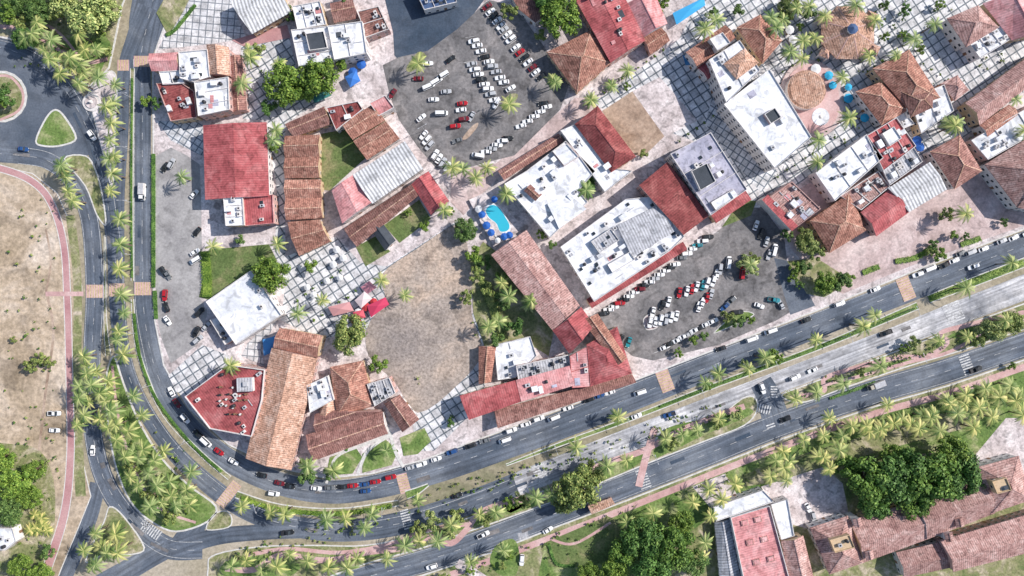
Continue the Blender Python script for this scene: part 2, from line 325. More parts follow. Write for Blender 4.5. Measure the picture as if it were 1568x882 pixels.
over('service_road',[(237,240),(262,226),(286,238),(306,252),(308,300),(310,420),(306,455),(318,480),(300,530),(262,556),(248,520),(239,480)],'lot_grey')
over('plaza',[(290,-20),(350,-10),(378,60),(300,70),(242,76),(265,30)],'plaza_tiles_square')
over('plaza',[(370,60),(440,45),(455,110),(500,150),(437,190),(437,400),(420,400),(425,300),(410,185),(372,182),(368,100)],'plaza_tiles')
over('plaza',[(240,185),(310,188),(312,240),(262,215)],'plaza_tiles_fine')
over('plaza',[(420,400),(515,362),(552,402),(592,408),(700,338),(712,350),(600,425),(590,470),(560,505),(490,520),(430,490),(438,430)],'plaza_tiles')
over('plaza',[(258,575),(310,528),(352,545),(350,562),(285,605),(270,600)],'plaza_tiles')
over('plaza',[(640,615),(700,585),(732,550),(722,480),(745,480),(760,560),(715,640),(665,690),(640,690),(632,650)],'plaza_tiles')
over('plaza',[(905,160),(960,120),(1040,60),(1080,-20),(1700,-60),(1700,110),(1568,140),(1450,230),(1350,270),(1250,260),(1165,330),(1110,250),(1060,215)],'plaza_tiles')
over('plaza',[(1090,150),(1115,160),(1190,262),(1165,295),(1130,255),(1080,190)],'plaza_tiles_fine')
over('walkway',[(690,262),(760,250),(835,190),(880,150),(905,150),(915,165),(860,200),(770,265),(735,300),(710,330),(690,310)],'pink_pavement')
over('walkway',[(1190,310),(1240,280),(1300,300),(1450,240),(1568,210),(1700,200),(1700,300),(1568,345),(1400,405),(1290,450),(1255,430),(1210,380)],'pink_pavement')
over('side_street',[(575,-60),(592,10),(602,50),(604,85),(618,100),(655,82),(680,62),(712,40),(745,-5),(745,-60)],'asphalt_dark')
over('parking_lot',[(586,100),(610,88),(655,78),(700,45),(748,0),(770,5),(800,25),(832,70),(872,128),(858,168),(788,238),(740,250),(700,262),(668,258),(640,225),(612,185),(598,150)],'asphalt_lot')
over('traffic_island',[(622,105),(640,80),(652,85),(645,98),(630,110)],'verge',True)
over('traffic_island',[(768,163),(778,146),(792,144),(790,155),(774,168)],'verge',True)
over('traffic_island',[(708,212),(722,194),(732,188),(730,196),(716,212)],'dirt',True)
over('parking_lot',[(905,492),(925,470),(1000,430),(1110,345),(1130,318),(1168,318),(1200,360),(1205,400),(1235,462),(1190,490),(1100,528),(1000,552),(968,545)],'asphalt_lot')
over('side_street',[(1185,395),(1208,400),(1232,440),(1248,468),(1210,482),(1200,450)],'asphalt')
over('traffic_island',[(1092,510),(1130,478),(1155,482),(1120,500)],'grass',True,0.4)
over('traffic_island',[(985,488),(1000,480),(1008,500),(990,505)],'pink_pavement',True,0.4)
over('lawn',[(1135,305),(1158,308),(1150,330),(1105,348)],'lawn')
over('vacant_lot',[(585,420),(640,380),(695,345),(712,362),(722,420),(722,480),(738,540),(700,590),(640,632),(605,585),(565,545),(563,500),(590,460)],'dirt_lot',True)
over('vacant_lot',[(922,170),(968,140),(1018,208),(985,240),(962,235)],'dirt')
over('concrete_yard',[(968,140),(1010,118),(1068,185),(1018,210)],'pavement')
over('lawn',[(492,205),(528,198),(562,240),(505,292),(490,290)],'lawn')
over('lawn',[(588,345),(642,306),(660,335),(612,372)],'lawn')
over('lawn',[(545,378),(575,362),(598,385),(560,408)],'lawn')
over('lawn',[(322,382),(412,374),(425,400),(390,415),(345,440),(325,460),(305,455)],'lawn')
over('lawn',[(555,695),(590,672),(610,690),(600,712),(555,724)],'grass')
over('lawn',[(505,700),(545,685),(555,700),(540,725),(500,728)],'grass')
over('lawn',[(612,670),(650,655),(660,675),(640,695),(618,698)],'grass')
over('verge',[(740,370),(760,385),(850,500),(840,545),(800,520),(745,540),(725,480),(720,400)],'verge')
over('verge',[(1205,400),(1250,395),(1305,430),(1262,455),(1235,450)],'verge')
ribbon('path',[(600,665),(575,680),(560,695),(548,725)],w=5,mn='kerb',z=LZ[0]+.004)
ribbon('path',[(595,655),(605,690),(618,715)],w=5,mn='kerb',z=LZ[0]+.008)
ribbon('path',[(500,740),(515,700),(560,680),(600,665)],w=4,mn='kerb',z=LZ[0]+.012)
over('patio',[(430,480),(400,535),(405,560),(370,545),(380,525),(425,480)],'plaza_tiles_square')
over('court',[(240,20),(262,-20),(300,-20),(280,20),(258,55)],'verge')
over('patio',[(355,62),(440,38),(445,58),(375,72)],'pink_path')
LZ[0]+=0.012
b=MB(); cx,cy=W(141,157); b.cyl(0,0,0.15,4.2,0.35,'wall_white',28); b.cyl(0,0,0.5,2.8,0.4,'pavement',24); b.cyl(0,0,0.9,0.9,1.6,'wall_white',16,0.4); b.obj('round_monument',(cx,cy,0))
# ---------------------------------------------------------------- markings
mk=MB()
def dash(pts,off,z=0.14,ln=3.0,gap=5.0,w=0.22,mn='paint_white',solid=False):
    P=[W(p[0],p[1]) for p in smooth([q[:2] for q in pts],n=10)]
    if off: P=offs(P,off)
    d=0
    for i in range(len(P)-1):
        a,b2=P[i],P[i+1]; L=math.hypot(b2[0]-a[0],b2[1]-a[1])
        if L<1e-6: continue
        t=0
        while t<L:
            ph=(d+t)%(ln+gap)
            if ph<ln or solid:
                st=min(L-t,(ln-ph) if not solid else L-t); st=max(st,0.05)
                x0,y0=a[0]+(b2[0]-a[0])*t/L,a[1]+(b2[1]-a[1])*t/L; x1,y1=a[0]+(b2[0]-a[0])*(t+st)/L,a[1]+(b2[1]-a[1])*(t+st)/L
                nx,ny=-(b2[1]-a[1])/L*w/2,(b2[0]-a[0])/L*w/2
                mk.face([(x0-nx,y0-ny,z),(x1-nx,y1-ny,z),(x1+nx,y1+ny,z),(x0+nx,y0+ny,z)],mn); t+=st
            else: t+=max(0.05,(ln+gap)-ph)
        d+=L
for R in (Rout,Rnw,Rin,Rmid,Rs): dash(R,0,w=.16)
for R in (Rmid,Rs): dash(R,4.9,solid=True,w=0.15); dash(R,-4.9,solid=True,w=0.15)
dash(Rin[8:],5.4,solid=True,w=0.15); dash(Rout[1:],3.7,solid=True,w=0.18); dash(Rout[1:],-3.7,solid=True,w=0.18)
dash(Rnw,3.2,solid=True,w=0.18); dash(Rin[3:9],-3.5,solid=True,w=0.18)
def crosswalk(x,y,ang,wid,dep=4.5,mn='paint_white',z=0.147):
    cx,cy=W(x,y); a=math.radians(ang); n=int(wid*S/1.2)
    ux,uy=math.cos(a),math.sin(a); vx,vy=-uy,ux
    if mn=='paint_yellow':
        h=wid*S/2; mk.face([(cx+vx*s*h+ux*t*dep/2,cy+vy*s*h+uy*t*dep/2,z-0.003) for s,t in ((-1,-1),(-1,1),(1,1),(1,-1))],'path_light')
    for i in range(n):
        o=(i-(n-1)/2)*1.2
        px,py=cx+vx*o,cy+vy*o
        mk.face([(px+vx*s*0.3+ux*t*dep/2,py+vy*s*0.3+uy*t*dep/2,z) for s,t in ((-1,-1),(-1,1),(1,1),(1,-1))],mn)
for a in [(145,446,90,26,6,'paint_yellow'),(179,444,90,24,6,'paint_yellow'),(219,442,90,26,6,'paint_yellow'),(218,94,90,26,5,'paint_yellow'),(189,100,90,18,5,'paint_yellow'),(350,757,-38,44,5,'paint_yellow'),(618,740,15,30,5,'paint_yellow'),(622,795,15,34,4),(828,726,20,34,6),(1018,582,21,36,6,'paint_yellow'),(1387,442,22,36,6,'paint_yellow'),(1460,478,22,34,8),(1480,558,20,34,5),(1165,625,75,32,4),(232,812,55,34,5),(225,800,-40,18,4),(163,215,90,20,4,'paint_yellow'),(1180,652,20,10,4),(985,733,20,34,5),(1185,600,0,20,3)]:
    crosswalk(*a)
def bays(x0,y0,x1,y1,n,ang,ln=5.0):
    for i in range(n+1):
        t=i/n; cx,cy=W(x0+(x1-x0)*t,y0+(y1-y0)*t); a=math.radians(ang); ux,uy=math.cos(a)*ln/2,math.sin(a)*ln/2; vx,vy=-math.sin(a)*.08,math.cos(a)*.08
        z=LZ[0]+0.01
        mk.face([(cx-ux-vx,cy-uy-vy,z),(cx+ux-vx,cy+uy-vy,z),(cx+ux+vx,cy+uy+vy,z),(cx-ux+vx,cy-uy+vy,z)],'paint_white')
bays(742,5,832,123,16,35); bays(720,57,782,140,12,10); bays(718,95,762,158,9,10); bays(920,483,1092,357,22,5); bays(1008,538,1095,492,11,20)
# asphalt repair patches
pr=random.Random(12)
for R in (Rout,Rnw,Rin[3:],Rs,Rmid):
    P=smooth([q[:2] for q in R])
    for _ in range(9):
        i=pr.randrange(len(P)-1); cx,cy=W(*P[i]); qx,qy=W(*P[i+1]); a=math.atan2(qy-cy,qx-cx); o=pr.uniform(-2.5,2.5); l=pr.uniform(2,9)/2; w2=pr.uniform(.8,2.2)/2
        c,d=math.cos(a),math.sin(a); cx-=d*o; cy+=c*o; z=0.128+pr.random()*.008
        mk.face([(cx+c*x-d*y,cy+d*x+c*y,z) for x,y in ((-l,-w2),(l,-w2),(l,w2),(-l,w2))],pr.choice(['asphalt_dark','asphalt_dark','asphalt_lot']))
mk.obj('road_markings')
# ---------------------------------------------------------------- buildings
WALLS=['wall_white','wall_white','wall_pink','wall_ochre']
def windows(b,poly,h,rng):
    n=len(poly)
    a=sum(poly[i][0]*poly[(i+1)%n][1]-poly[(i+1)%n][0]*poly[i][1] for i in range(n))
    if a<0: poly=poly[::-1]
    st=max(1,int(h//3))
    for i in range(n):
        p,q=poly[i],poly[(i+1)%n]; L=math.hypot(q[0]-p[0],q[1]-p[1])
        if L<4: continue
        ang=math.atan2(q[1]-p[1],q[0]-p[0]); ux,uy=math.cos(ang),math.sin(ang); nx,ny=uy,-ux
        k=int(L//3.2)
        for s in range(st):
            for j in range(k):
                d=L*(j+0.5)/k; z=0.9+s*3
                x,y=p[0]+ux*d,p[1]+uy*d
                if s==0 and j==k//2:
                    b.box(x+nx*.04,y+ny*.04,0.15,1.3,.1,2.2,'wood',ang)
                else:
                    b.box(x+nx*.03,y+ny*.03,z-.05,1.5,.1,1.4,'wall_white',ang); b.box(x+nx*.06,y+ny*.06,z+.03,1.3,.08,1.2,'glass',ang)
def clutter(b,poly,z,n,rng,kinds='at'):
    x0=min(p[0] for p in poly);x1=max(p[0] for p in poly);y0=min(p[1] for p in poly);y1=max(p[1] for p in poly)
    def inside(x,y):
        c=False;m=len(poly)
        for i in range(m):
            a,q=poly[i],poly[(i+1)%m]
            if (a[1]>y)!=(q[1]>y) and x<(q[0]-a[0])*(y-a[1])/(q[1]-a[1])+a[0]: c=not c
        return c
    done=0
    for _ in range(n*12):
        if done>=n: break
        x,y=rng.uniform(x0,x1),rng.uniform(y0,y1)
        if not all(inside(x+dx,y+dy) for dx,dy in ((1.5,0),(-1.5,0),(0,1.5),(0,-1.5))): continue
        done+=1; r=rng.random(); rot=rng.choice([0,0,math.pi/2]); e=done*.002
        if r<0.42:
            sx,sy=rng.uniform(1.2,2.5),rng.uniform(1.0,1.7); hh=rng.uniform(.8,1.4); b.box(x,y,z+.15,sx,sy,hh,rng.choice(['metal_grey','wall_white','metal_grey']),rot); b.cyl(x,y,z+.152+hh,.45,.05,'black_plastic',10)
        elif r<0.56:
            b.cyl(x,y,z,.8,1.3,'black_plastic',12); b.cyl(x,y,z+1.3,.8,.25,'black_plastic',12,.3)
        elif r<0.66:
            b.box(x,y,z,rng.uniform(2,3.6),rng.uniform(1.6,2.6),1.8+e,'wall_white',rot,'roof_white')
        elif r<0.76:
            b.box(x,y,z+.05,rng.uniform(2,5),.3,.25+e,'metal_grey',rot)
        elif r<0.9:
            b.box(x,y,z,rng.uniform(1.2,3.6),rng.uniform(1.2,3),.12+e,'roof_grey',rot,rng.choice(['roof_grey','roof_dark','roof_pink','roof_lavender']))
        else:
            b.box(x,y,z,1.4,1.4,.35+e,'metal_grey',0,'glass')
def building(name,pts,h,kind='flat',roof='roof_white',wall=None,n=0,rise=None,par=0.6,parm='wall_white',win=True,along=None,seed=None):
    rng=random.Random(seed if seed is not None else int(pts[0][0]*31+pts[0][1]*17)&0xffff)
    wall=wall or rng.choice(WALLS)
    P=[W(x,y,h) for x,y in pts]
    cx=sum(p[0] for p in P)/len(P); cy=sum(p[1] for p in P)/len(P)
    L=len(P)
    e=[math.hypot(P[(i+1)%L][0]-P[i][0],P[(i+1)%L][1]-P[i][1]) for i in range(L)]
    if L==4:
        k=0 if e[0]+e[2]>=e[1]+e[3] else 1
        if along is not None: k=along
        P=P[k:]+P[:k]
        a,bq=P[0],P[1]; ang=math.atan2(bq[1]-a[1],bq[0]-a[0])
    else:
        k=e.index(max(e)); a,bq=P[k],P[(k+1)%L]; ang=math.atan2(bq[1]-a[1],bq[0]-a[0])
    c,s=math.cos(-ang),math.sin(-ang)
    Q=[((x-cx)*c-(y-cy)*s,(x-cx)*s+(y-cy)*c) for x,y in P]
    area=sum(Q[i][0]*Q[(i+1)%L][1]-Q[(i+1)%L][0]*Q[i][1] for i in range(L))
    root=bpy.data.objects.new(name,None); COL.objects.link(root); root.location=(cx,cy,0); root.rotation_euler=(0,0,ang)
    ins=0.0 if kind=='flat' else 0.6
    sgn=1 if area>0 else -1
    WQ=offs(Q,ins*sgn,True) if ins else Q
    b=MB(); b.prism(WQ,0,h-(0.02 if kind=='flat' else 0.05),wall)
    b.obj('walls',parent=root)
    if win:
        b=MB(); windows(b,WQ,h,rng)
        if b.v: b.obj('windows_and_doors',parent=root)
    b=MB()
    if kind=='flat':
        b.prism(Q,h-0.02,h+0.03,parm,roof)
        I=offs(Q,0.35*sgn,True)
        for i in range(L):
            j=(i+1)%L
            b.prism([Q[i],Q[j],I[j],I[i]],h+0.034,h+par,parm)
        if L==4 and n>=4:
            for t in ([.5] if n<8 else [.33,.7]):
                A=[Q[0][k]+(Q[1][k]-Q[0][k])*t for k in (0,1)]; Bp=[Q[3][k]+(Q[2][k]-Q[3][k])*t for k in (0,1)]
                mx,my=(A[0]+Bp[0])/2,(A[1]+Bp[1])/2; l=math.hypot(A[0]-Bp[0],A[1]-Bp[1])-.8
                b.box(mx,my,h+.034,l,.25,par*.7,parm,math.atan2(Bp[1]-A[1],Bp[0]-A[0]))
        b.obj('roof',parent=root)
        if n:
            b=MB(); clutter(b,Q,h+.04,n,rng)
            if b.v: b.obj('roof_equipment',parent=root)
    elif kind in('gable','hip','shed'):
        wd=(math.hypot(Q[1][0]-Q[2][0],Q[1][1]-Q[2][1])+math.hypot(Q[3][0]-Q[0][0],Q[3][1]-Q[0][1]))/2
        rise=rise if rise is not None else wd*0.22
        m1=((Q[3][0]+Q[0][0])/2,(Q[3][1]+Q[0][1])/2); m2=((Q[1][0]+Q[2][0])/2,(Q[1][1]+Q[2][1])/2)
        if kind=='hip':
            ln=math.hypot(m2[0]-m1[0],m2[1]-m1[1]); t=min(0.49,wd*0.5/ln)
            m1,m2=(m1[0]+(m2[0]-m1[0])*t,m1[1]+(m2[1]-m1[1])*t),(m2[0]+(m1[0]-m2[0])*t,m2[1]+(m1[1]-m2[1])*t)
        if kind=='shed':
            A,B,C,D=[(*q,h) for q in Q]; C=(C[0],C[1],h+rise); D=(D[0],D[1],h+rise)
            b.face([A,B,C,D],roof); b.face([A,B,(B[0],B[1],h-.25),(A[0],A[1],h-.25)],wall)
            b.face([B,C,(C[0],C[1],h-.25),(B[0],B[1],h-.25)],wall); b.face([C,D,(D[0],D[1],h-.25),(C[0],C[1],h-.25)],wall); b.face([D,A,(A[0],A[1],h-.25),(D[0],D[1],h-.25)],wall)
        else:
            A,B,C,D=[(*q,h) for q in Q]; r1=(*m1,h+rise); r2=(*m2,h+rise)
            b.face([A,B,r2,r1],roof); b.face([C,D,r1,r2],roof)
            em=roof if kind=='hip' else wall
            b.face([B,C,r2],em); b.face([D,A,r1],em)
            low=[(q[0],q[1],h-.3) for q in Q]
            T=[A,B,C,D]
            for i in range(4):
                j=(i+1)%4; b.face([T[i],low[i],low[j],T[j]],roof)
            b.face(low[::-1],wall)
            caps=[(r1,r2)]+([(A,r1),(D,r1),(B,r2),(C,r2)] if kind=='hip' else [])
            for u,v in caps:
                dx,dy=v[0]-u[0],v[1]-u[1]; l=math.hypot(dx,dy)
                if l<.3: continue
                nx,ny=-dy/l*.22,dx/l*.22
                b.face([(u[0]-nx,u[1]-ny,u[2]+.06),(v[0]-nx,v[1]-ny,v[2]+.06),(v[0]+nx,v[1]+ny,v[2]+.06),(u[0]+nx,u[1]+ny,u[2]+.06)],'roof_orange' if roof[5:7] in('te','br','or') else roof)
        b.obj('roof',parent=root)
        if n:
            b=MB(); sh=[(q[0]*.8,q[1]*.8) for q in Q]; clutter(b,sh,h+rise*.55,n,rng)
            if b.v: b.obj('roof_equipment',parent=root)
    return root
B=building
B('warehouse',[(352,2),(425,-28),(446,18),(386,52)],6,'gable','roof_corrugated')
B('courtyard_house',[(228,82),(272,80),(275,108),(232,109)],7,'gable','roof_pink')
B('courtyard_house',[(244,110),(276,108),(283,128),(250,130)],6.5,'flat','roof_white',n=4)
B('courtyard_house',[(240,128),(280,128),(298,140),(302,180),(262,186)],6,'flat','roof_darkred',n=8,parm='wall_pink')
B('courtyard_house',[(274,80),(318,76),(322,118),(298,126),(276,120)],8,'flat','roof_white',n=9)
B('courtyard_house',[(316,68),(350,72),(352,116),(320,114)],8,'gable','roof_orange')
B('courtyard_house',[(298,126),(350,118),(352,168),(304,178)],9,'flat','roof_white',n=12)
B('courtyard_house',[(352,86),(370,84),(378,168),(356,172)],5,'gable','roof_brown')
B('restaurant_building',[(446,46),(502,40),(512,94),(458,103)],8,'flat','roof_white',n=10,wall='wall_white')
B('roof_room',[(468,52),(496,48),(502,74),(474,78)],9.5,'flat','roof_dark',win=False)
B('restaurant_building',[(502,40),(555,33),(562,82),(512,92)],9,'flat','roof_white',n=6,wall='wall_white')
B('restaurant_building',[(448,10),(490,2),(500,38),(456,46)],7,'flat','roof_white',n=12)
B('restaurant_building',[(548,18),(580,10),(596,45),(560,58)],6,'flat','roof_brown',n=6)
B('pavilion',[(505,5),(540,-2),(550,28),(512,35)],5,'gable','roof_brown')
B('red_roof_hall',[(311,192),(408,187),(412,300),(314,306)],8,'gable','roof_red',rise=1.8,wall='wall_white',along=1)
B('red_hall_annex',[(342,300),(372,298),(375,345),(346,346)],8,'flat','roof_white',n=9)
B('red_hall_annex',[(373,303),(418,298),(420,342),(376,346)],7,'flat','roof_red',n=3,parm='roof_pink')
for q in ([(436,208),(490,206),(489,240),(436,242)],[(436,242),(489,240),(489,272),(436,273)],[(436,275),(492,275),(493,303),(437,304)],[(437,304),(493,303),(494,334),(438,337)],):
    B('terracotta_house',q,5,'gable','roof_terracotta',wall='wall_ochre')
B('terracotta_house',[(440,340),(490,336),(506,370),(458,392)],5,'gable','roof_terracotta')
B('terracotta_house',[(436,190),(496,163),(508,190),(450,210)],5,'gable','roof_brown')
B('white_annex',[(500,165),(548,155),(556,168),(515,200)],6,'flat','roof_darkred',n=5,wall='wall_white')
B('terracotta_house',[(523,190),(570,160),(590,184),(540,214)],6,'gable','roof_terracotta')
B('terracotta_house',[(541,216),(591,186),(612,212),(562,245)],6,'gable','roof_terracotta')
B('white_annex',[(566,158),(590,146),(604,165),(580,178)],7,'flat','roof_pink')
B('long_hall',[(540,268),(620,216),(648,258),(570,312)],8,'gable','roof_corrugated',rise=2)
B('long_hall',[(508,292),(540,268),(572,308),(524,342)],8,'gable','roof_pink',rise=1.5,along=1)
B('gallery',[(526,350),(630,282),(640,300),(546,378)],5,'gable','roof_brown')
B('gallery',[(630,282),(656,262),(688,308),(660,330)],5,'gable','roof_red')
B('small_pavilion',[(568,352),(586,342),(606,368),(590,384)],4,'gable','roof_dark')
B('white_pavilion',[(316,462),(385,414),(432,482),(362,528)],7,'flat','roof_white',wall='wall_white',par=0.8,n=2)
B('white_pavilion',[(322,490),(345,482),(362,518),(345,528)],4,'flat','roof_white',n=4)
B('red_terrace_building',[(284,607),(350,558),(406,566),(402,612),(386,668),(322,656)],9,'flat','roof_red',n=14,par=1.0,wall='wall_pink')
b=MB(); rng=random.Random(5)
fx,fy=W(360,605,9)
for i in range(6):
    for j in range(5):
        if rng.random()<0.6:
            x=fx-9+i*2.8+rng.uniform(-.6,.6); y=fy-8+j*2.8+rng.uniform(-.6,.6); b.cyl(x,y,9.04,.5,.72,rng.choice(['wall_white','wood','black_plastic']),10,.5); b.box(x+.9,y,9.04,.45,.45,.8,'wood'); b.box(x-.9,y,9.04,.45,.45,.8,'black_plastic')
b.obj('terrace_tables')
x,y=W(378,588,9); b=MB(); b.box(0,0,9.04,7,6,2.6,'wall_white',0.05,'roof_grey'); b.box(0.5,0.4,11.65,2,2,1,'metal_grey',0.05); b.obj('stair_tower',(x,y,0))
B('terracotta_hall',[(428,502),(494,514),(486,548),(418,532)],8,'gable','roof_terracotta')
B('terracotta_hall',[(416,532),(486,548),(446,720),(376,702)],7,'gable','roof_orange',rise=3.2)
B('terracotta_house',[(505,562),(556,552),(574,622),(516,636)],6,'hip','roof_terracotta')
B('terracotta_house',[(482,634),(508,628),(586,630),(484,664)],5,'gable','roof_brown')
B('terracotta_house',[(468,666),(586,630),(594,664),(480,706)],5,'gable','roof_brown')
B('white_annex',[(470,590),(502,575),(512,612),(475,632)],7,'flat','roof_white',n=9)
B('white_annex',[(562,588),(596,578),(606,602),(574,622)],7,'flat','roof_grey',n=8)
B('terracotta_house',[(588,618),(612,604),(642,642),(616,662)],5,'gable','roof_brown')
B('terracotta_house',[(497,605),(512,600),(516,640),(480,660)],5,'gable','roof_orange')
B('red_roof_hotel',[(704,606),(790,582),(798,615),(718,643)],8,'gable','roof_red',rise=1.5)
B('red_roof_hotel',[(790,582),(872,560),(880,590),(798,615)],8.3,'gable','roof_pink',rise=1.2,n=6)
B('red_roof_hotel',[(872,545),(900,530),(905,592),(876,594)],8,'flat','roof_pink',n=4,par=0.3,parm='roof_red')
B('red_roof_hotel',[(898,528),(945,500),(968,572),(903,592)],8,'hip','roof_red',rise=2.2)
B('hotel_arcade',[(757,628),(968,573),(974,585),(762,655)],5,'shed','roof_brown',rise=1.2)
B('hotel_wing',[(846,506),(890,470),(910,498),(872,542)],9,'gable','roof_red',along=1)
B('hotel_wing',[(890,490),(915,480),(960,548),(945,560)],9,'gable','roof_terracotta')
B('hotel_wing',[(752,390),(806,352),(888,468),(846,506)],10,'gable','roof_pinkbrown',rise=1.6)
B('service_annex',[(790,560),(870,543),(874,560),(794,584)],6,'flat','roof_grey',n=14)
B('white_annex',[(757,528),(812,515),(822,545),(790,578),(762,582)],3.5,'flat','roof_white',n=5,wall='wall_white')
B('small_house',[(733,530),(760,530),(752,585),(733,588)],4,'gable','roof_terracotta')
B('gallery',[(762,262),(855,204),(863,216),(772,276)],5,'gable','roof_brown')
B('white_flat_building',[(806,262),(866,216),(912,262),(886,292),(900,310),(842,364),(772,282)],8,'flat','roof_white',n=18,wall='wall_white')
B('small_pavilion',[(802,292),(812,282),(830,298),(820,308)],9.5,'gable','roof_brown',win=False)
B('white_flat_building',[(858,200),(882,190),(938,258),(968,262),(926,294)],8,'flat','roof_white',n=6,wall='wall_white')
B('white_annex',[(838,312),(870,296),(898,320),(856,350)],9,'gable','roof_white',rise=1)
B('roof_room',[(846,232),(868,220),(886,240),(864,254)],9.6,'flat','roof_white',win=False)
B('red_hip_building',[(880,190),(915,162),(974,240),(936,264)],9,'hip','roof_darkred')
B('white_flat_building',[(858,378),(958,305),(1008,300),(1048,362),(1026,384),(910,462)],8,'flat','roof_white',n=40,wall='wall_white')
B('roof_room',[(905,370),(935,350),(948,368),(918,388)],9.6,'flat','roof_grey',win=False,n=2)
B('roof_room',[(930,405),(965,385),(972,398),(938,418)],9.2,'flat','roof_white',win=False)
B('glass_roof_hall',[(945,345),(1020,308),(1040,350),(968,395)],9.5,'gable','roof_grey',rise=1)
B('red_roof_building',[(978,284),(1022,248),(1086,330),(1046,360)],10,'shed','roof_darkred',rise=1)
B('grey_tower_block',[(1026,236),(1088,203),(1144,290),(1088,330)],12,'flat','roof_lavender',n=16)
B('roof_room',[(1058,262),(1082,250),(1096,278),(1072,292)],14,'flat','roof_dark',win=False)
B('shop_row',[(898,458),(1046,370),(1052,382),(906,472)],5,'shed','roof_red',rise=.8)
B('shop_row',[(1086,326),(1142,292),(1150,306),(1096,342)],5,'shed','roof_red',rise=.8)
B('shop_row',[(1088,310),(1122,290),(1130,300),(1096,322)],13,'flat','roof_white',win=False)
B('terracotta_house',[(837,80),(905,46),(936,96),(884,142)],6,'hip','roof_terracotta')
B('red_roof_building',[(876,-10),(940,-40),(988,62),(935,96)],8,'gable','roof_red',rise=1.5,n=12,along=1)
B('red_roof_building',[(955,8),(1002,-12),(1022,36),(984,58)],7,'gable','roof_pink')
B('small_house',[(984,58),(1012,42),(1026,62),(996,84)],5,'gable','roof_terracotta')
B('terracotta_house',[(780,-10),(830,-20),(845,15),(820,35),(795,15)],5,'flat','roof_brown',parm='roof_brown',par=.2)
B('white_tower_block',[(1108,160),(1178,106),(1242,210),(1186,258)],12,'flat','roof_white',n=3,wall='wall_white')
B('roof_room',[(1170,175),(1186,165),(1196,180),(1180,190)],13.5,'flat','roof_dark',win=False)
B('white_tower_block',[(1085,92),(1132,62),(1164,108),(1112,158)],12,'flat','roof_white',n=7,wall='wall_white')
B('terracotta_house',[(1050,80),(1110,38),(1126,58),(1068,104)],8,'gable','roof_terracotta')
B('terracotta_house',[(1068,104),(1100,82),(1112,96),(1084,122)],7,'gable','roof_red')
B('terracotta_house',[(1128,42),(1164,22),(1198,62),(1168,98)],8,'hip','roof_terracotta')
B('terracotta_house',[(1108,98),(1140,74),(1162,96),(1128,122)],13,'hip','roof_orange',win=False)
B('white_annex',[(1086,60),(1106,50),(1118,66),(1098,78)],12,'flat','roof_white')
B('roof_terrace_building',[(1172,306),(1212,278),(1256,320),(1214,352)],8,'flat','roof_pinkbrown',n=22,parm='wall_pink')
B('shop_row',[(1166,306),(1176,298),(1222,346),(1212,354)],8.7,'shed','roof_red',rise=.5,win=False)
B('white_roof_hall',[(1248,265),(1326,206),(1352,242),(1278,308)],8,'flat','roof_white',n=9)
B('red_roof_building',[(1326,208),(1372,180),(1402,224),(1352,262)],8,'flat','roof_red',n=14)
B('roof_room',[(1350,205),(1368,194),(1380,212),(1362,224)],10,'flat','roof_white',win=False)
B('red_roof_building',[(1348,255),(1398,225),(1412,248),(1362,284)],7,'flat','roof_grey',n=9)
B('white_roof_hall',[(1360,288),(1424,248),(1450,290),(1392,325)],7,'gable','roof_corrugated',rise=1.2)
B('red_roof_building',[(1318,325),(1362,290),(1392,325),(1342,362)],6,'gable','roof_red')
B('terracotta_house',[(1240,338),(1300,296),(1328,352),(1270,388)],6,'hip','roof_terracotta')
B('courtyard_house',[(1286,300),(1344,262),(1362,286),(1318,322)],6,'flat','roof_pinkbrown',n=14)
B('terracotta_villa',[(1336,105),(1392,76),(1440,150),(1388,165)],8,'hip','roof_terracotta')
B('terracotta_villa',[(1310,140),(1350,125),(1392,168),(1350,192)],7,'hip','roof_terracotta')
B('white_annex',[(1392,150),(1445,130),(1460,170),(1410,205)],6,'flat','roof_white',n=6)
B('terracotta_villa',[(1380,140),(1430,135),(1428,165),(1395,180)],9,'hip','roof_brown')
B('white_annex',[(1350,190),(1385,172),(1400,190),(1365,205)],5,'flat','roof_white',n=3)
B('terracotta_villa',[(1450,28),(1498,8),(1530,42),(1480,72)],8,'hip','roof_pinkbrown')
B('courtyard_house',[(1480,62),(1530,40),(1548,60),(1500,90)],7,'flat','roof_white',n=12)
B('terracotta_villa',[(1505,5),(1580,-15),(1600,50),(1550,62)],8,'gable','roof_pink')
B('terracotta_villa',[(1478,158),(1590,75),(1610,105),(1500,192)],7,'gable','roof_pinkbrown',rise=3)
B('terracotta_villa',[(1440,128),(1466,115),(1484,138),(1462,155)],6,'hip','roof_pinkbrown')
B('terracotta_villa',[(1424,232),(1470,206),(1504,262),(1462,290)],7,'hip','roof_brown')
B('courtyard_house',[(1486,215),(1590,155),(1610,190),(1512,245)],7,'flat','roof_white',n=18)
B('terracotta_villa',[(1508,252),(1600,195),(1620,330),(1558,318)],8,'hip','roof_pinkbrown')
B('terracotta_villa',[(1500,192),(1545,160),(1560,175),(1512,210)],7,'gable','roof_terracotta')
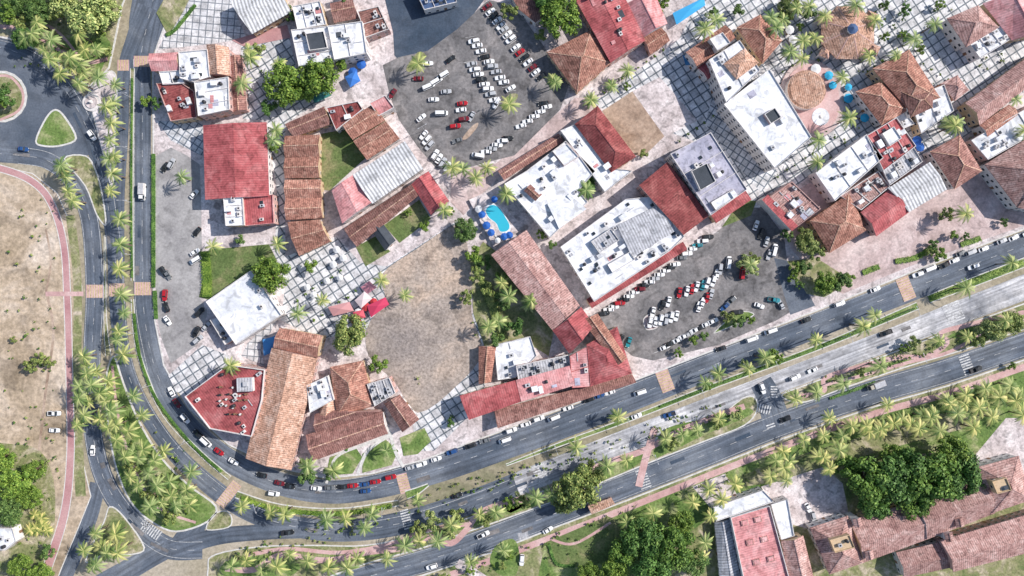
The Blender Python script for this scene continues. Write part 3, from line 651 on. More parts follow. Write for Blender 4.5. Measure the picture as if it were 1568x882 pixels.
def poly_roof(name,x,y,rpx,h,rise,n,roof,wall='wall_white',lantern=False):
    cx,cy=W(x,y,h); r=rpx*S; root=bpy.data.objects.new(name,None); COL.objects.link(root); root.location=(cx,cy,0); root.rotation_euler=(0,0,math.radians(22))
    b=MB()
    for k in range(n):
        a=2*math.pi*k/n; b.box(r*.85*math.cos(a),r*.85*math.sin(a),0,.6,.6,h,wall,a)
    b.cyl(0,0,0,r*.6,h-.1,wall,n); b.obj('walls_and_columns',parent=root)
    b=MB(); b.cyl(0,0,h-.2,r,.25,roof,n); b.cyl(0,0,h+.05,r,rise,roof,n,r*.28)
    for k in range(n):
        a=2*math.pi*k/n; c,s=math.cos(a),math.sin(a); q=.2
        b.face([(r*c+s*q,r*s-c*q,h+.1),(r*.28*c+s*q,r*.28*s-c*q,h+rise+.1),(r*.28*c-s*q,r*.28*s+c*q,h+rise+.1),(r*c-s*q,r*s+c*q,h+.1)],'wall_pink')
    b.obj('roof',parent=root)
    if lantern:
        b=MB(); b.cyl(0,0,h+rise,r*.16,1.6,'wall_white',n); b.cyl(0,0,h+rise+1.6,r*.19,1.3,'roof_blue',n,.1); b.obj('lantern',parent=root)
poly_roof('octagonal_gazebo',1298,50,43,6,3.2,8,'roof_orange',lantern=True)
for dx,dy in ((-38,-22),(36,-24),(40,26),(-34,30)):
    poly_roof('corner_kiosk',1298+dx,50+dy,11,5,1.2,4,'roof_orange')
cx,cy=W(1242,152,0)
b=MB()
b.prism([(14.5*math.cos(a*.2)*1.0,18*math.sin(a*.2)) for a in range(31)],0.15,1.0,'wall_pink','pink_pavement')
b.prism([(12.5*math.cos(a*.2),16*math.sin(a*.2)) for a in range(31)],1.0,1.25,'wall_white','path_light')
b.cyl(-3,4,1.2,8.8,3.0,'wall_white',28,top='roof_orange'); b.cyl(-3,4,4.22,8.4,.5,'roof_orange',28,7.6); b.cyl(2,-9,1.25,4,.1,'roof_white',20); b.cyl(2,-9,1.35,1.0,.5,'wall_white',16,.4)
b.obj('oval_fountain_terrace',(cx,cy,0),math.radians(12))
B('red_flat_house',[(1118,792),(1178,774),(1212,900),(1142,905)],7,'flat','roof_pink',n=0,wall='wall_white',par=.9)
for i,(x,y) in enumerate(((1140,800),(1160,795),(1148,830),(1170,825),(1158,860),(1180,855))):
    q=W(x,y,7); b=MB(); b.box(0,0,7.04,3.2,2.6,.5,'roof_pink',.25,'roof_pinkbrown'); b.box(0,0,7.56,2.4,1.9,.1,'wall_pink',.25,'roof_pink'); b.obj('skylight',(q[0],q[1],0))
B('white_annex',[(1092,776),(1168,750),(1184,768),(1096,798)],6,'flat','roof_white',wall='wall_white')
B('white_annex',[(1180,772),(1206,764),(1216,820),(1196,826)],6,'flat','roof_white',wall='wall_white')
B('greenhouse_shed',[(1094,800),(1116,795),(1138,905),(1104,905)],4,'gable','roof_grey')
B('terracotta_house',[(1196,828),(1230,820),(1250,900),(1210,902)],6,'gable','roof_pinkbrown')
B('terracotta_villa',[(1240,808),(1298,790),(1322,862),(1270,880)],7,'hip','roof_pinkbrown')
B('terracotta_villa',[(1300,797),(1400,768),(1420,826),(1322,862)],6,'gable','roof_pinkbrown')
B('terracotta_villa',[(1400,768),(1502,735),(1524,786),(1420,826)],7,'gable','roof_pinkbrown')
B('terracotta_villa',[(1498,715),(1560,698),(1580,765),(1520,786)],8,'hip','roof_pinkbrown')
B('terracotta_villa',[(1440,828),(1600,780),(1620,835),(1460,876)],7,'gable','roof_pinkbrown')
B('terracotta_villa',[(1372,846),(1450,828),(1462,868),(1384,885)],5,'gable','roof_pinkbrown')
B('bell_tower',[(1270,826),(1300,818),(1308,838),(1278,846)],11,'flat','wall_ochre',n=2,wall='wall_ochre',parm='wall_ochre')
B('bell_tower',[(1518,737),(1540,731),(1548,750),(1526,756)],12,'flat','wall_ochre',n=2,wall='wall_ochre',parm='wall_ochre')
for (x,y) in ((1312,800),(1452,822),(1468,800),(1330,850)):
    B('chimney',[(x-6,y-5),(x+6,y-8),(x+9,y+5),(x-3,y+8)],9.5,'gable','roof_pinkbrown',win=False)
B('small_house',[(900,775),(936,762),(942,772),(906,788)],4,'gable','roof_orange')
B('small_house',[(-10,808),(20,808),(26,828),(10,842),(-10,842)],5,'flat','roof_white',n=3)
B('blue_canopy_station',[(636,-14),(690,-24),(700,4),(650,16)],5,'flat','roof_blue',n=8,parm='wall_white')
# pool terrace
root=bpy.data.objects.new('swimming_pool_terrace',None); COL.objects.link(root)
P=[W(*p,1.5) for p in ((718,306),(752,290),(802,350),(756,378))]
b=MB(); b.prism(P,0,1.5,'wall_white','pavement'); b.obj('deck',parent=root)
b=MB(); pl=[(744,322),(752,314),(764,318),(774,333),(780,345),(777,353),(766,354),(760,342),(749,333)]
X=[W(*p,1.5) for p in smooth(pl,True,5)]; cxx=sum(p[0] for p in X)/len(X); cyy=sum(p[1] for p in X)/len(X)
b.prism([(cxx+(p[0]-cxx)*1.14,cyy+(p[1]-cyy)*1.14) for p in X],1.5,1.56,'roof_white'); b.prism(X,1.56,1.57,'pool_water'); b.obj('pool',parent=root)
b=MB()
for k in range(9):
    t=k/8; q=W(735+t*30,322+t*40,1.5); b.box(q[0]-1.5,q[1],1.5,.7,1.9,.3,'wall_white',.9)
b.obj('sun_loungers',parent=root)
def parasol_mesh(r=1.5):
    b=MB(); b.cyl(0,0,0,.05,2.4,'metal_grey',6); b.cyl(0,0,0,.3,.1,'metal_grey',8)
    n=8
    for k in range(n):
        a0,a1=2*math.pi*k/n,2*math.pi*(k+1)/n
        b.face([(r*math.cos(a0),r*math.sin(a0),2.1),(r*math.cos(a1),r*math.sin(a1),2.1),(0,0,2.8)],'fabric')
        b.face([(r*math.cos(a0),r*math.sin(a0),2.1),(r*math.cos(a1),r*math.sin(a1),2.1),(r*math.cos(a1),r*math.sin(a1),1.9),(r*math.cos(a0),r*math.sin(a0),1.9)],'fabric')
    for a in range(3):
        b.box(1.1*math.cos(a*2.1),1.1*math.sin(a*2.1),.1,.45,.45,.5,'wood',a*2.1)
    b.cyl(0,0,.7,.55,.05,'wood',12)
    return b.mesh('parasol')
PM=parasol_mesh()
blue=(0.02,0.12,0.45); wht=(.75,.75,.75); redc=(.5,.04,.05); cyan=(.03,.4,.65)
for x,y,c,z,s in [(733,320,wht,1.5,1),(738,328,blue,1.5,1),(745,345,blue,1.5,1.1),(752,356,blue,1.5,1),(772,362,blue,1.5,1),(780,360,blue,1.5,1),(757,305,blue,1.5,.9),(762,368,wht,1.5,.8),
  (548,478,wht,.2,1),(560,470,redc,.2,1.2),(572,462,redc,.2,1),(545,492,redc,.2,1.3),(515,382,wht,.2,1),(525,395,wht,.2,1),(510,405,wht,.2,1),(480,452,wht,.2,1),(1270,115,cyan,.2,1.2),(1276,130,cyan,.2,1.1),(1300,150,cyan,.2,1.3),(1300,133,cyan,.2,1.0),(1325,180,cyan,.2,1.2),(1405,215,blue,.2,1.3),(1410,225,blue,.2,1.2),(1360,210,wht,.2,1.2),(1250,105,wht,.2,1.4),(1210,45,wht,.2,1.2),(1215,60,wht,.2,1.2),
  (470,440,wht,.2,.9),(500,430,wht,.2,.9),(520,425,wht,.2,.9),(1340,60,wht,.2,1),(1225,80,wht,.2,1),(540,110,blue,.2,1.3),(553,98,blue,.2,1.3)]:
    q=W(x,y,2.5+z); inst('parasol',PM,q[0],q[1],z,random.random(),(s*1.15,s*1.15,1),c)
def tent(name,pts,h,col):
    P=[W(*p,h) for p in pts]; cx=sum(p[0] for p in P)/4; cy=sum(p[1] for p in P)/4
    b=MB()
    for i in range(4):
        b.face([(P[i][0]-cx,P[i][1]-cy,h),(P[(i+1)%4][0]-cx,P[(i+1)%4][1]-cy,h),(0,0,h+1.0)],'fabric'); b.cyl((P[i][0]-cx)*.95,(P[i][1]-cy)*.95,0,.08,h,'metal_grey',6)
    o=b.obj(name,(cx,cy,0)); o.color=(*col,1)
for p,c in [([(502,470),(535,462),(542,476),(510,484)],(.6,.3,.3)),([(543,460),(558,446),(570,457),(553,472)],(.75,.62,.62)),([(562,468),(590,455),(596,466),(568,486)],(.6,.05,.12)),([(552,440),(565,430),(577,440),(563,450)],(.6,.25,.3)),([(540,478),(556,474),(560,486),(545,490)],(.6,.1,.13)),([(402,520),(430,512),(428,535),(404,545)],(.08,.3,.65)),([(1030,20),(1078,-4),(1080,8),(1036,38)],(.05,.4,.75)),([(528,118),(545,108),(552,124),(536,134)],(.05,.2,.6)),([(475,145),(500,136),(508,146),(482,158)],(.05,.22,.2)),([(1070,80),(1045,85),(1050,100),(1075,98)],(.05,.2,.4))]:
    tent('fabric_canopy',p,3.2,c)
# ---------------------------------------------------------------- vegetation
def palm_mesh(seed,hgt=9.0,R=4.5):
    rng=random.Random(seed); b=MB(); bend=rng.uniform(-.5,.5); n=7; prev=None
    for k in range(8):
        t=k/7; z=hgt*t; r=.26-.09*t+(.1 if k==0 else 0); cx=bend*t*t
        ring=[(cx+r*math.cos(2*math.pi*j/n),r*math.sin(2*math.pi*j/n),z) for j in range(n)]
        if prev:
            for j in range(n): b.face([prev[j],prev[(j+1)%n],ring[(j+1)%n],ring[j]],'bark')
        prev=ring
    nf=15
    for f in range(nf):
        a=2*math.pi*f/nf*1.0+rng.uniform(-.2,.2); lift=rng.choice([.1,.4,.7,.95])+rng.uniform(-.1,.1); Lf=R*rng.uniform(.72,1.15)
        ca,sa=math.cos(a),math.sin(a); tw=rng.uniform(-.25,.25)
        i0=len(b.v); K=15; mi=b.mi('palm_leaves')
        # rachis
        for k in range(K):
            t=k/(K-1); rr=Lf*t*(1-.12*lift*t); z=hgt+Lf*(lift*.55*t-(.4+.25*lift)*t*t*1.15); sw=tw*Lf*t*t*.4
            b.v.append((bend+rr*ca-sa*sw,rr*sa+ca*sw,z))
        for k in range(K-1):
            t=(k+.5)/(K-1); wdt=.78*math.sin(math.pi*min(1,t*.8+.16))
            p=b.v[i0+k]; q=b.v[i0+k+1]
            for s in (1,-1):
                ex=p[0]+ca*wdt*.55-sa*s*wdt; ey=p[1]+sa*wdt*.55+ca*s*wdt; ez=p[2]-wdt*.45
                j=len(b.v); b.v.append((ex,ey,ez)); b.v.append(((p[0]*.45+q[0]*.55),(p[1]*.45+q[1]*.55),(p[2]*.45+q[2]*.55)-.01))
                b.f.append([i0+k,j+1,j] if s>0 else [i0+k,j,j+1]); b.m.append(mi)
                b.f.append([i0+k,i0+k+1,j] ) ; b.m.append(mi)
    return b.mesh('palm_tree')
PALMS=[palm_mesh(i) for i in range(7)]
def tree_mesh(seed,R,nclump,nleaf,leaf,hgt):
    rng=random.Random(seed); b=MB()
    def limb(p,q,r0,r1,n=6):
        d=Vector(q)-Vector(p); u=d.orthogonal().normalized(); v=d.cross(u).normalized()
        A=[Vector(p)+(u*math.cos(2*math.pi*j/n)+v*math.sin(2*math.pi*j/n))*r0 for j in range(n)]
        Bq=[Vector(q)+(u*math.cos(2*math.pi*j/n)+v*math.sin(2*math.pi*j/n))*r1 for j in range(n)]
        for j in range(n): b.face([A[j],A[(j+1)%n],Bq[(j+1)%n],Bq[j]],'bark')
    limb((0,0,0),(0,0,hgt*.4),R*.07,R*.05)
    lob=[rng.uniform(.7,1.2) for _ in range(7)]
    for c in range(nclump):
        a=rng.uniform(0,2*math.pi); k=a/(2*math.pi)*7; lm=lob[int(k)%7]*(1-k%1)+lob[(int(k)+1)%7]*(k%1)
        rr=R*.78*math.sqrt(rng.random())*lm
        cz=hgt*.45+hgt*.5*math.sqrt(max(0.05,1-min(1,rr/R)**2))*rng.uniform(.5,1.15)
        cp=Vector((rr*math.cos(a),rr*math.sin(a),cz)); cr=R*rng.uniform(.15,.29)
        if c%2==0: limb((0,0,hgt*.38),tuple(cp-Vector((0,0,cr*.5))),R*.035,R*.01,5)
        for l in range(nleaf):
            d=Vector((rng.gauss(0,1),rng.gauss(0,1),rng.gauss(.25,1))).normalized()
            p=cp+Vector((d.x*cr,d.y*cr,d.z*cr*.75))*rng.uniform(.6,1.1)
            nrm=(d+Vector((rng.uniform(-.7,.7),rng.uniform(-.7,.7),rng.uniform(-.3,.9)))).normalized()
            u=nrm.orthogonal().normalized(); v=nrm.cross(u); w=rng.uniform(0,6.28); u,v=u*math.cos(w)+v*math.sin(w),v*math.cos(w)-u*math.sin(w)
            s=leaf*rng.uniform(.5,1.1)
            b.face([p-u*s,p-v*s*.55,p+u*s,p+v*s*.55],'leaves')
    return b.mesh('broadleaf_tree')
TS=[tree_mesh(i+10,4.0,17,85,.42,5.5) for i in range(3)]
TL=[tree_mesh(i+20,9.0,46,120,.62,10.5) for i in range(4)]
BU=[tree_mesh(i+30,1.6,8,60,.24,1.8) for i in range(2)]
vr=random.Random(99)
def palm(x,y,s=1.0,hf=1.0,yel=None):
    s*=1.06
    h=9*s*hf; q=W(x,y,h); t=yel if yel is not None else vr.random()
    col=(.85+.5*t,.95+.25*t,.85+.1*t)
    inst('palm_tree',vr.choice(PALMS),q[0],q[1],0.1,vr.uniform(0,6.28),(s,s,s*hf),col)
def tree(x,y,r,tone=(1,1,1),hh=1.0):
    R=r*S
    if R>5.5: me=vr.choice(TL); s=R/9; h=9*s*.8
    else: me=vr.choice(TS); s=R/4; h=5.5*s*.8
    q=W(x,y,h); k=vr.uniform(.85,1.15)
    inst('broadleaf_tree',me,q[0],q[1],0.1,vr.uniform(0,6.28),(s,s,s*hh),tuple(c*k for c in tone))
def bush(x,y,r=5,tone=(1,1,1)):
    q=W(x,y,1); s=r*S/1.6; inst('bush',vr.choice(BU),q[0],q[1],0.1,vr.uniform(0,6.28),(s,s,s),tone)
def hedge(pts,w=1.4,h=1.0,tone=(1,1,1)):
    P=[W(*p) for p in smooth(pts)]; b=MB(); A=offs(P,w/2*.8); Bq=offs(P,-w/2*.8)
    for i in range(len(P)-1):
        b.prism([A[i],A[i+1],Bq[i+1],Bq[i]],.1,h*.8,'leaves')
        L=math.hypot(P[i+1][0]-P[i][0],P[i+1][1]-P[i][1])
        for k in range(int(L*w*9)):
            t=vr.random(); o=vr.uniform(-.55,.55)*w; x=P[i][0]+(P[i+1][0]-P[i][0])*t; y=P[i][1]+(P[i+1][1]-P[i][1])*t
            dx,dy=(P[i+1][0]-P[i][0])/L,(P[i+1][1]-P[i][1])/L; x-=dy*o; y+=dx*o; z=h*vr.uniform(.6,1.05); s=.3; a=vr.uniform(0,6.28); c,d=math.cos(a)*s,math.sin(a)*s
            b.face([(x-c,y-d,z+vr.uniform(-.1,.1)),(x+d*.6,y-c*.6,z),(x+c,y+d,z+vr.uniform(-.1,.1)),(x-d*.6,y+c*.6,z)],'leaves')
    o=b.obj('hedge'); o.color=(*tone,1)
olive=(2.0,1.45,1.6); dark=(.85,1.0,.85); bright=(1.4,1.3,.8); dry=(3.0,2.1,2.8); mid=(1.05,1.1,.75)
for a in [(437,128,34,bright),(490,118,34,bright),(462,140,22,bright),(222,155,11,bright),(238,158,11,dark),(410,165,16,dark),(417,226,12,bright),(417,420,32,bright),(475,408,13,bright),(368,368,10),
 (535,512,32,olive),(578,558,16,bright),(711,352,20,(1,1,1)),(726,392,17,bright),(740,402,15),(768,425,12,bright),(730,420,14,olive),(770,460,16),(748,445,14,olive),(716,455,14,olive),(790,500,18,dark),(760,520,14),(860,25,34,bright),(835,-5,26,dark),(828,55,12,olive),(895,285,20,dark),(905,270,10),
 (1262,432,20,bright),(1290,430,18),(1300,428,12,bright),(1220,412,13,bright),(1232,368,20,olive),(1250,385,16,olive),(1205,360,12),(1232,410,14),
 (1330,740,42,mid),(1375,725,45,dark),(1425,735,46,mid),(1470,725,40,dark),(1400,765,34,mid),(1340,770,28,dark),(1455,700,34,bright),(1300,715,24,mid),(1490,745,22,dark),(1370,700,26,bright),
 (985,825,34,dark),(1030,835,38,mid),(1000,865,36,dark),(955,845,26,mid),(1060,860,24),(940,870,24,bright),(1045,800,22,bright),(900,878,20,bright),(885,745,38,olive),(905,725,24,olive),(865,765,22,olive),(1520,505,22,dry),(1548,495,20,olive),(1500,520,14,olive),
 (20,740,30,bright),(52,720,20,bright),(15,785,24),(45,760,20,bright),(0,700,26,bright),(60,552,14,olive),(45,560,12,olive),(60,880,22,bright),(30,865,20,bright),(70,845,14),
 (135,20,38,dry),(100,0,28,dry),(60,15,24,(1,1,1)),(165,15,22,dry),(40,60,22,dark),(15,20,18,bright),(20,5,20),(5,150,18,dark),(-8,160,18,bright),(10,135,10),
 (445,20,14),(470,35,10,olive),(520,95,18,bright),(525,-5,14),(1240,20,14),(1210,10,20,olive),(1200,30,12),(1225,40,8,bright),(1130,15,12),(1010,10,10,bright),(1020,-2,14,bright),(1090,20,12),
 (1450,328,13,olive),(1440,390,12,bright),(1460,360,9,bright),(1430,375,10),(1425,385,9,olive),(1478,362,8),(1538,340,8),(1385,55,10,bright),(1355,55,9,bright),(1410,75,9,bright),(1355,8,10),(1440,8,10,bright),(1385,15,12,dark),(1180,545,16,bright),(1190,548,12,bright),(1100,650,12,olive),(1130,635,13,dry),(1105,640,10),(940,640,9,bright),(1085,590,8,bright),(960,132,7,bright),(935,130,9,bright),(905,155,9,bright),
 (650,347,11,bright),(688,323,9,bright),(625,325,7,bright),(690,648,8,dark),(505,725,12),(470,728,18),(468,712,12,olive),(1040,540,9,bright),(1062,520,10,bright),(1078,515,9),(1115,485,13,olive),(1130,492,12),(1150,490,9,bright),(1140,555,7),
 (660,800,18,dry),(640,810,14,olive),(700,790,14,olive),(745,795,14,olive),(800,765,16,olive),(690,815,12,dry),(780,770,12,bright),(1030,680,12,olive),(1400,525,12,dry),(1385,535,10,bright),(1320,570,9,olive),(200,710,16,olive),(230,760,18,olive),(260,790,16,olive),(245,735,14,dry),(1140,400,14,dry),(1152,415,12,dry),(1155,395,12,olive),(20,520,6,olive),(75,555,10,olive),(1240,372,16,dry),(1550,560,8,bright),(690,640,6),(780,15,16,olive),(822,15,12,dark),(985,235,9,olive),(830,358,10,bright),(845,375,9),(395,75,12,olive),(1215,425,10,bright),(1225,435,9),
 (30,35,16,olive),(85,20,18,olive),(150,45,14,bright),(165,80,10,olive),(780,850,9,bright),(770,868,8,olive),(720,875,9,bright),(680,885,10,olive)]:
    tree(*a)
for x in range(1180,1568,17):
    yy=700-(x-1180)*.26+vr.uniform(-16,16); palm(x+vr.uniform(-8,8),yy,vr.uniform(.9,1.15),.8,vr.uniform(.5,1.3))
for p in [(1125,742,1.1),(1105,765,1),(1090,790,.9),(1180,728,1),(1200,715,1.1),(1205,735,.9),(1260,700,1),(1285,690,1.1),(1270,720,1),(1330,660,1),(1352,655,1.05),(1290,668,1),(1425,640,1.1),(1465,632,1.2),(1480,605,1.1),(1500,625,1.2),(1530,610,1.2),(1548,590,1.1),(1520,640,1.1),(1395,650,1),(1440,660,1.1),(1490,655,1.1),(1080,830,1),(1075,855,1),(1060,770,1),(1085,750,1),(1270,640,.9),(1360,620,.9),(960,800,1),(1000,785,1),(1555,615,1.2),(1565,635,1.1),(1510,595,1.1),(1455,618,1.1)]:
    palm(p[0],p[1],p[2],.8,vr.uniform(.4,1.3))
for p in [(95,252),(100,272),(105,292),(112,308),(92,262),(130,75),(105,105),(95,115),(75,88),(68,75),(88,92),(60,45),(50,50),(120,50),(40,60),(80,60),(118,98),(125,110),(108,88),(145,75),(55,35),(168,187),(168,215),(172,240),(172,268),(165,240),(178,128),(160,165),(176,155),(170,290),(182,375),(181,410),(186,450),(184,508),(186,545),(190,480),(183,335),(205,605),(218,636),(250,692),(293,725),(178,520),
 (128,545),(132,572),(122,590),(150,605),(135,615),(152,640),(165,655),(130,635),(140,590),(150,570),(128,560),(170,630),(160,615),(175,650),(212,702),(225,725),(240,742),(262,758),(280,765),(292,775),(205,690),(270,775),(248,768),(230,775),(210,745),(190,700),(155,835),(130,845),(175,820),(145,815),(165,850),(148,865),(140,870),(180,845),(165,600),(180,675),(195,660),(222,690),(235,705),(200,730),(260,740),(285,752),(168,580),(120,610),(118,650),
 (415,785),(436,786),(500,797),(530,793),(570,786),(640,768),(325,378),(276,270),(370,130),(425,95),(422,200),(382,90),(510,722),(592,692),(470,715),(620,453),(765,495),(806,466),(812,462),(775,300),(747,258),(730,272),(708,258),(682,322),(850,128),(905,152),(935,130),(962,108),(900,290),(425,375),(418,215),(378,75),(1480,327),(1465,185),(1462,195),(1455,190),(1372,85),(1250,250),(1248,60),(1290,120),(1230,90),(1080,45),(1095,30),(1220,10),(1310,10),(1400,60),(1568,200),(1300,180),(1255,215),(1190,40),(1200,30),(1240,10),
 (1080,588),(1168,548),(1100,575),(1145,565),(945,640),(1250,520),(1340,480),(585,430),(495,460),(455,480),(1150,405),(380,860),(470,860),(620,835),(530,870),(425,865),(640,830),(670,830),(735,790),(1020,672),(1070,660),(1215,610),(1440,520),(150,120),(120,128),(1555,150),(845,755),(720,860),(770,845),(355,560),(1120,105),(1250,600),(590,855),(560,810),(880,685),(370,775),(1320,500),(1480,440),(1550,405),
 (400,875),(355,865),(445,850),(500,870),(545,858),(690,805),(760,785),(820,765),(930,715),(960,705),(1045,665),(1100,640),(1290,585),(1350,560),(1480,515),(1540,490),(780,455),(745,500),(770,430),(1180,25),(1230,60),(1210,80),(1265,25),(1340,30),(1330,85),(1430,40),(845,125),(690,258),(640,100),(780,158)]:
    palm(p[0]+vr.uniform(-2,2),p[1]+vr.uniform(-2,2),vr.uniform(.85,1.15),vr.uniform(.8,1.15))
for k in range(10): palm(60+vr.uniform(-15,15),800+vr.uniform(-15,15),.7,.4,1.5)
hedge([(236,236),(236,300),(236,380),(236,440)],1.8,1.0,dark); hedge([(238,445),(240,488)],1.8,1.0,dark)
hedge([(203,120),(202,240),(202,330),(203,425)],0.9,.8,dark); hedge([(206,480),(215,545),(240,610),(290,675),(340,722)],1.2,.9,dark); hedge([(370,762),(430,780),(520,786),(600,774)],2.2,.9,bright)
hedge([(315,385),(318,420),(318,455)],4.5,1.4,bright); hedge([(1010,622),(1100,588),(1250,533),(1400,472)],1.0,.8,dark); hedge([(1425,456),(1500,427),(1568,402),(1640,374)],2.2,.9,bright)
hedge([(1370,400),(1400,395),(1425,380)],2.5,1.1,bright); hedge([(1470,375),(1500,365)],2.5,1.1,bright); hedge([(1320,418),(1345,408)],2.5,1,bright); hedge([(1270,610),(1340,585)],1.4,.8,dark)
hedge([(738,430),(755,470),(770,520)],4,2,olive); hedge([(300,8),(270,45),(255,55)],1.6,1,dark); hedge([(530,690),(550,660),(590,660)],1.2,.8,dark);hedge([(840,832),(852,862),(880,866)],1.4,.9,dark)
for _ in range(700):
    r=vr.random()
    if r<.3: t=vr.random(); z=(360+t*760,858-(t*245)*.95+vr.uniform(-16,16))
    elif r<.38: t=vr.random(); z=(1220+t*340,602-t*115+vr.uniform(-10,10))
    elif r<.5: t=vr.random(); z=(700+t*860,868-t*305+vr.uniform(2,26))
    elif r<.6: z=(vr.uniform(165,300),vr.uniform(600,800))
    elif r<.67: z=(vr.uniform(5,90),vr.uniform(680,860))
    elif r<.74: z=(vr.uniform(20,165),vr.uniform(0,110))
    elif r<.82: z=(vr.uniform(5,85),vr.uniform(300,680))
    elif r<.86: z=(vr.uniform(835,1080),vr.uniform(800,880))
    elif r<.89: z=(vr.uniform(570,735),vr.uniform(420,610))
    else: z=(vr.uniform(1200,1560),vr.uniform(0,260))
    if .5<=r<.6 and abs((z[0]-170)-(z[1]-600)*.75)>45: continue
    if .86<=r<.89 and not (abs(z[0]-650)>60 or abs(z[1]-500)>75): continue
    bush(z[0],z[1],vr.uniform(1.8,4.6),vr.choice([(1,1,1),dark,olive,bright,dry]))
for x,y,dx,dy,n in [(1040,215,13,-9,6),(1190,270,14,-9,5),(1340,20,14,9,6),(1200,110,14,-10,4),(1400,90,13,8,5),(1330,110,10,-8,3),(1265,200,14,9,4),(925,140,13,-9,8),(455,460,13,-9,6),(480,490,13,-9,6),(400,110,4,18,4)]:
    for k in range(n): bush(x+dx*k,y+dy*k,vr.uniform(3,4.8),vr.choice([bright,mid,(1,1,1)]))
# ---------------------------------------------------------------- vehicles
def car_mesh(kind):
    b=MB()
    if kind=='car': L,Wd,hb,ht=4.5,1.82,.88,1.45; cab=(-1.7,.75); rf=(-1.15,.1)
    elif kind=='van': L,Wd,hb,ht=5.4,2.0,1.05,2.1; cab=(-2.6,1.9); rf=(-2.45,1.2)
    elif kind=='suv': L,Wd,hb,ht=4.8,1.92,1.0,1.75; cab=(-2.25,.95); rf=(-2.0,.3)
    elif kind=='pickup': L,Wd,hb,ht=5.4,1.95,1.0,1.75; cab=(-.75,1.2); rf=(-.55,.55)
    elif kind=='truck': L,Wd,hb,ht=7.2,2.3,1.2,2.5; cab=(1.4,3.4); rf=(1.5,2.9)
    h=L/2; w=Wd/2
    def ring(sx,sy,z,f=0.0):
        out=[]
        for x,y in ((-h,-w*.72),(-h+.18,-w*.95),(-h+.8,-w),(0,-w),(h-.9,-w*.98),(h-.25,-w*.84),(h,-w*.5),(h,w*.5),(h-.25,w*.84),(h-.9,w*.98),(0,w),(-h+.8,w),(-h+.18,w*.95),(-h,w*.72)):
            out.append((x*sx,y*sy,z - (f*max(0,(x-h*.3)/h) )))
        return out
    R=[ring(.97,.96,.28),ring(1,1,.5),ring(1,1,hb-.15,.1),ring(.96,.92,hb,.22)]
    for a,c in zip(R,R[1:]):
        n=len(a)
        for i in range(n): b.face([a[i],a[(i+1)%n],c[(i+1)%n],c[i]],'carpaint')
    b.face(R[-1],'carpaint'); b.face(R[0][::-1],'black_plastic')
    x0,x1=cab; r0,r1=rf; wb,wt=w*.88,w*.70
    z1=hb-.04
    Bt=[(x0,-wb,z1),(x1,-wb,z1-.05),(x1,wb,z1-.05),(x0,wb,z1)]; Tp=[(r0,-wt,ht-.06),(r1,-wt,ht-.06),(r1,wt,ht-.06),(r0,wt,ht-.06)]
    for i in range(4): b.face([Bt[i],Bt[(i+1)%4],Tp[(i+1)%4],Tp[i]],'glass')
    Tp2=[((p[0]-(r0+r1)/2)*1.03+(r0+r1)/2,p[1]*1.04,ht-.055) for p in Tp]; Tp3=[((p[0]-(r0+r1)/2)*.9+(r0+r1)/2,p[1]*.9,ht) for p in Tp]
    for i in range(4): b.face([Tp2[i],Tp2[(i+1)%4],Tp3[(i+1)%4],Tp3[i]],'carpaint')
    b.face(Tp3,'carpaint'); b.face(Tp2[::-1],'carpaint')
    for i in range(4):
        p,q=Bt[i],Tp[i]; s=1 if p[1]>0 else -1
        b.face([(p[0]-.05,p[1]+s*.012,p[2]),(p[0]+.05,p[1]+s*.012,p[2]),(q[0]+.05,q[1]+s*.012,q[2]),(q[0]-.05,q[1]+s*.012,q[2])],'carpaint')
    if kind=='pickup':
        b.box(-1.75,0,hb+.01,1.75,Wd*.74,.02,'black_plastic')
        for s in (1,-1): b.box(-1.75,s*w*.86,hb-.05,1.8,.12,.25,'carpaint')
        b.box(-2.6,0,hb-.05,.1,Wd*.8,.25,'carpaint')
    if kind=='truck':
        b.box(-1.2,0,hb,4.7,Wd,1.5,'wall_white'); b.box(-1.2,0,hb+1.52,4.4,Wd*.9,.04,'metal_grey')
    wr=.34 if kind!='truck' else .45
    for sx in (-1,1):
        for s in (-1,1):
            cx=sx*h*.62; cy=s*(w-.1); n=12; A=[(cx+wr*math.cos(2*math.pi*k/n),cy+s*.115,wr+wr*math.sin(2*math.pi*k/n)) for k in range(n)]; C=[(p[0],cy-s*.11,p[2]) for p in A]
            b.face(A,'tyre'); b.face(C[::-1],'tyre')
            for k in range(n): b.face([A[k],A[(k+1)%n],C[(k+1)%n],C[k]],'tyre')
    for s in (-1,1):
        b.box(h-.14,s*w*.66,.58,.2,.36,.16,'lamp_lens'); b.box(-h+.07,s*w*.68,.6,.16,.34,.18,'tail_lens'); b.box(x1-.15,s*(w+.1),hb,.16,.2,.14,'carpaint')
    b.box(h-.02,0,.33,.1,Wd*.7,.18,'black_plastic'); b.box(-h+.02,0,.33,.1,Wd*.7,.18,'black_plastic')
    return b.mesh(kind)
CM={k:car_mesh(k) for k in ('car','van','suv','pickup','truck')}
CC={'w':(.88,.88,.88),'s':(.5,.51,.53),'g':(.18,.19,.2),'k':(.025,.027,.03),'r':(.45,.02,.03),'b':(.03,.09,.25),'t':(.03,.25,.3),'m':(.18,.02,.03),'c':(.5,.45,.36)}
NM={'car':'parked_car','suv':'parked_suv','van':'van','pickup':'pickup_truck','truck':'delivery_truck'}
cr=random.Random(4)
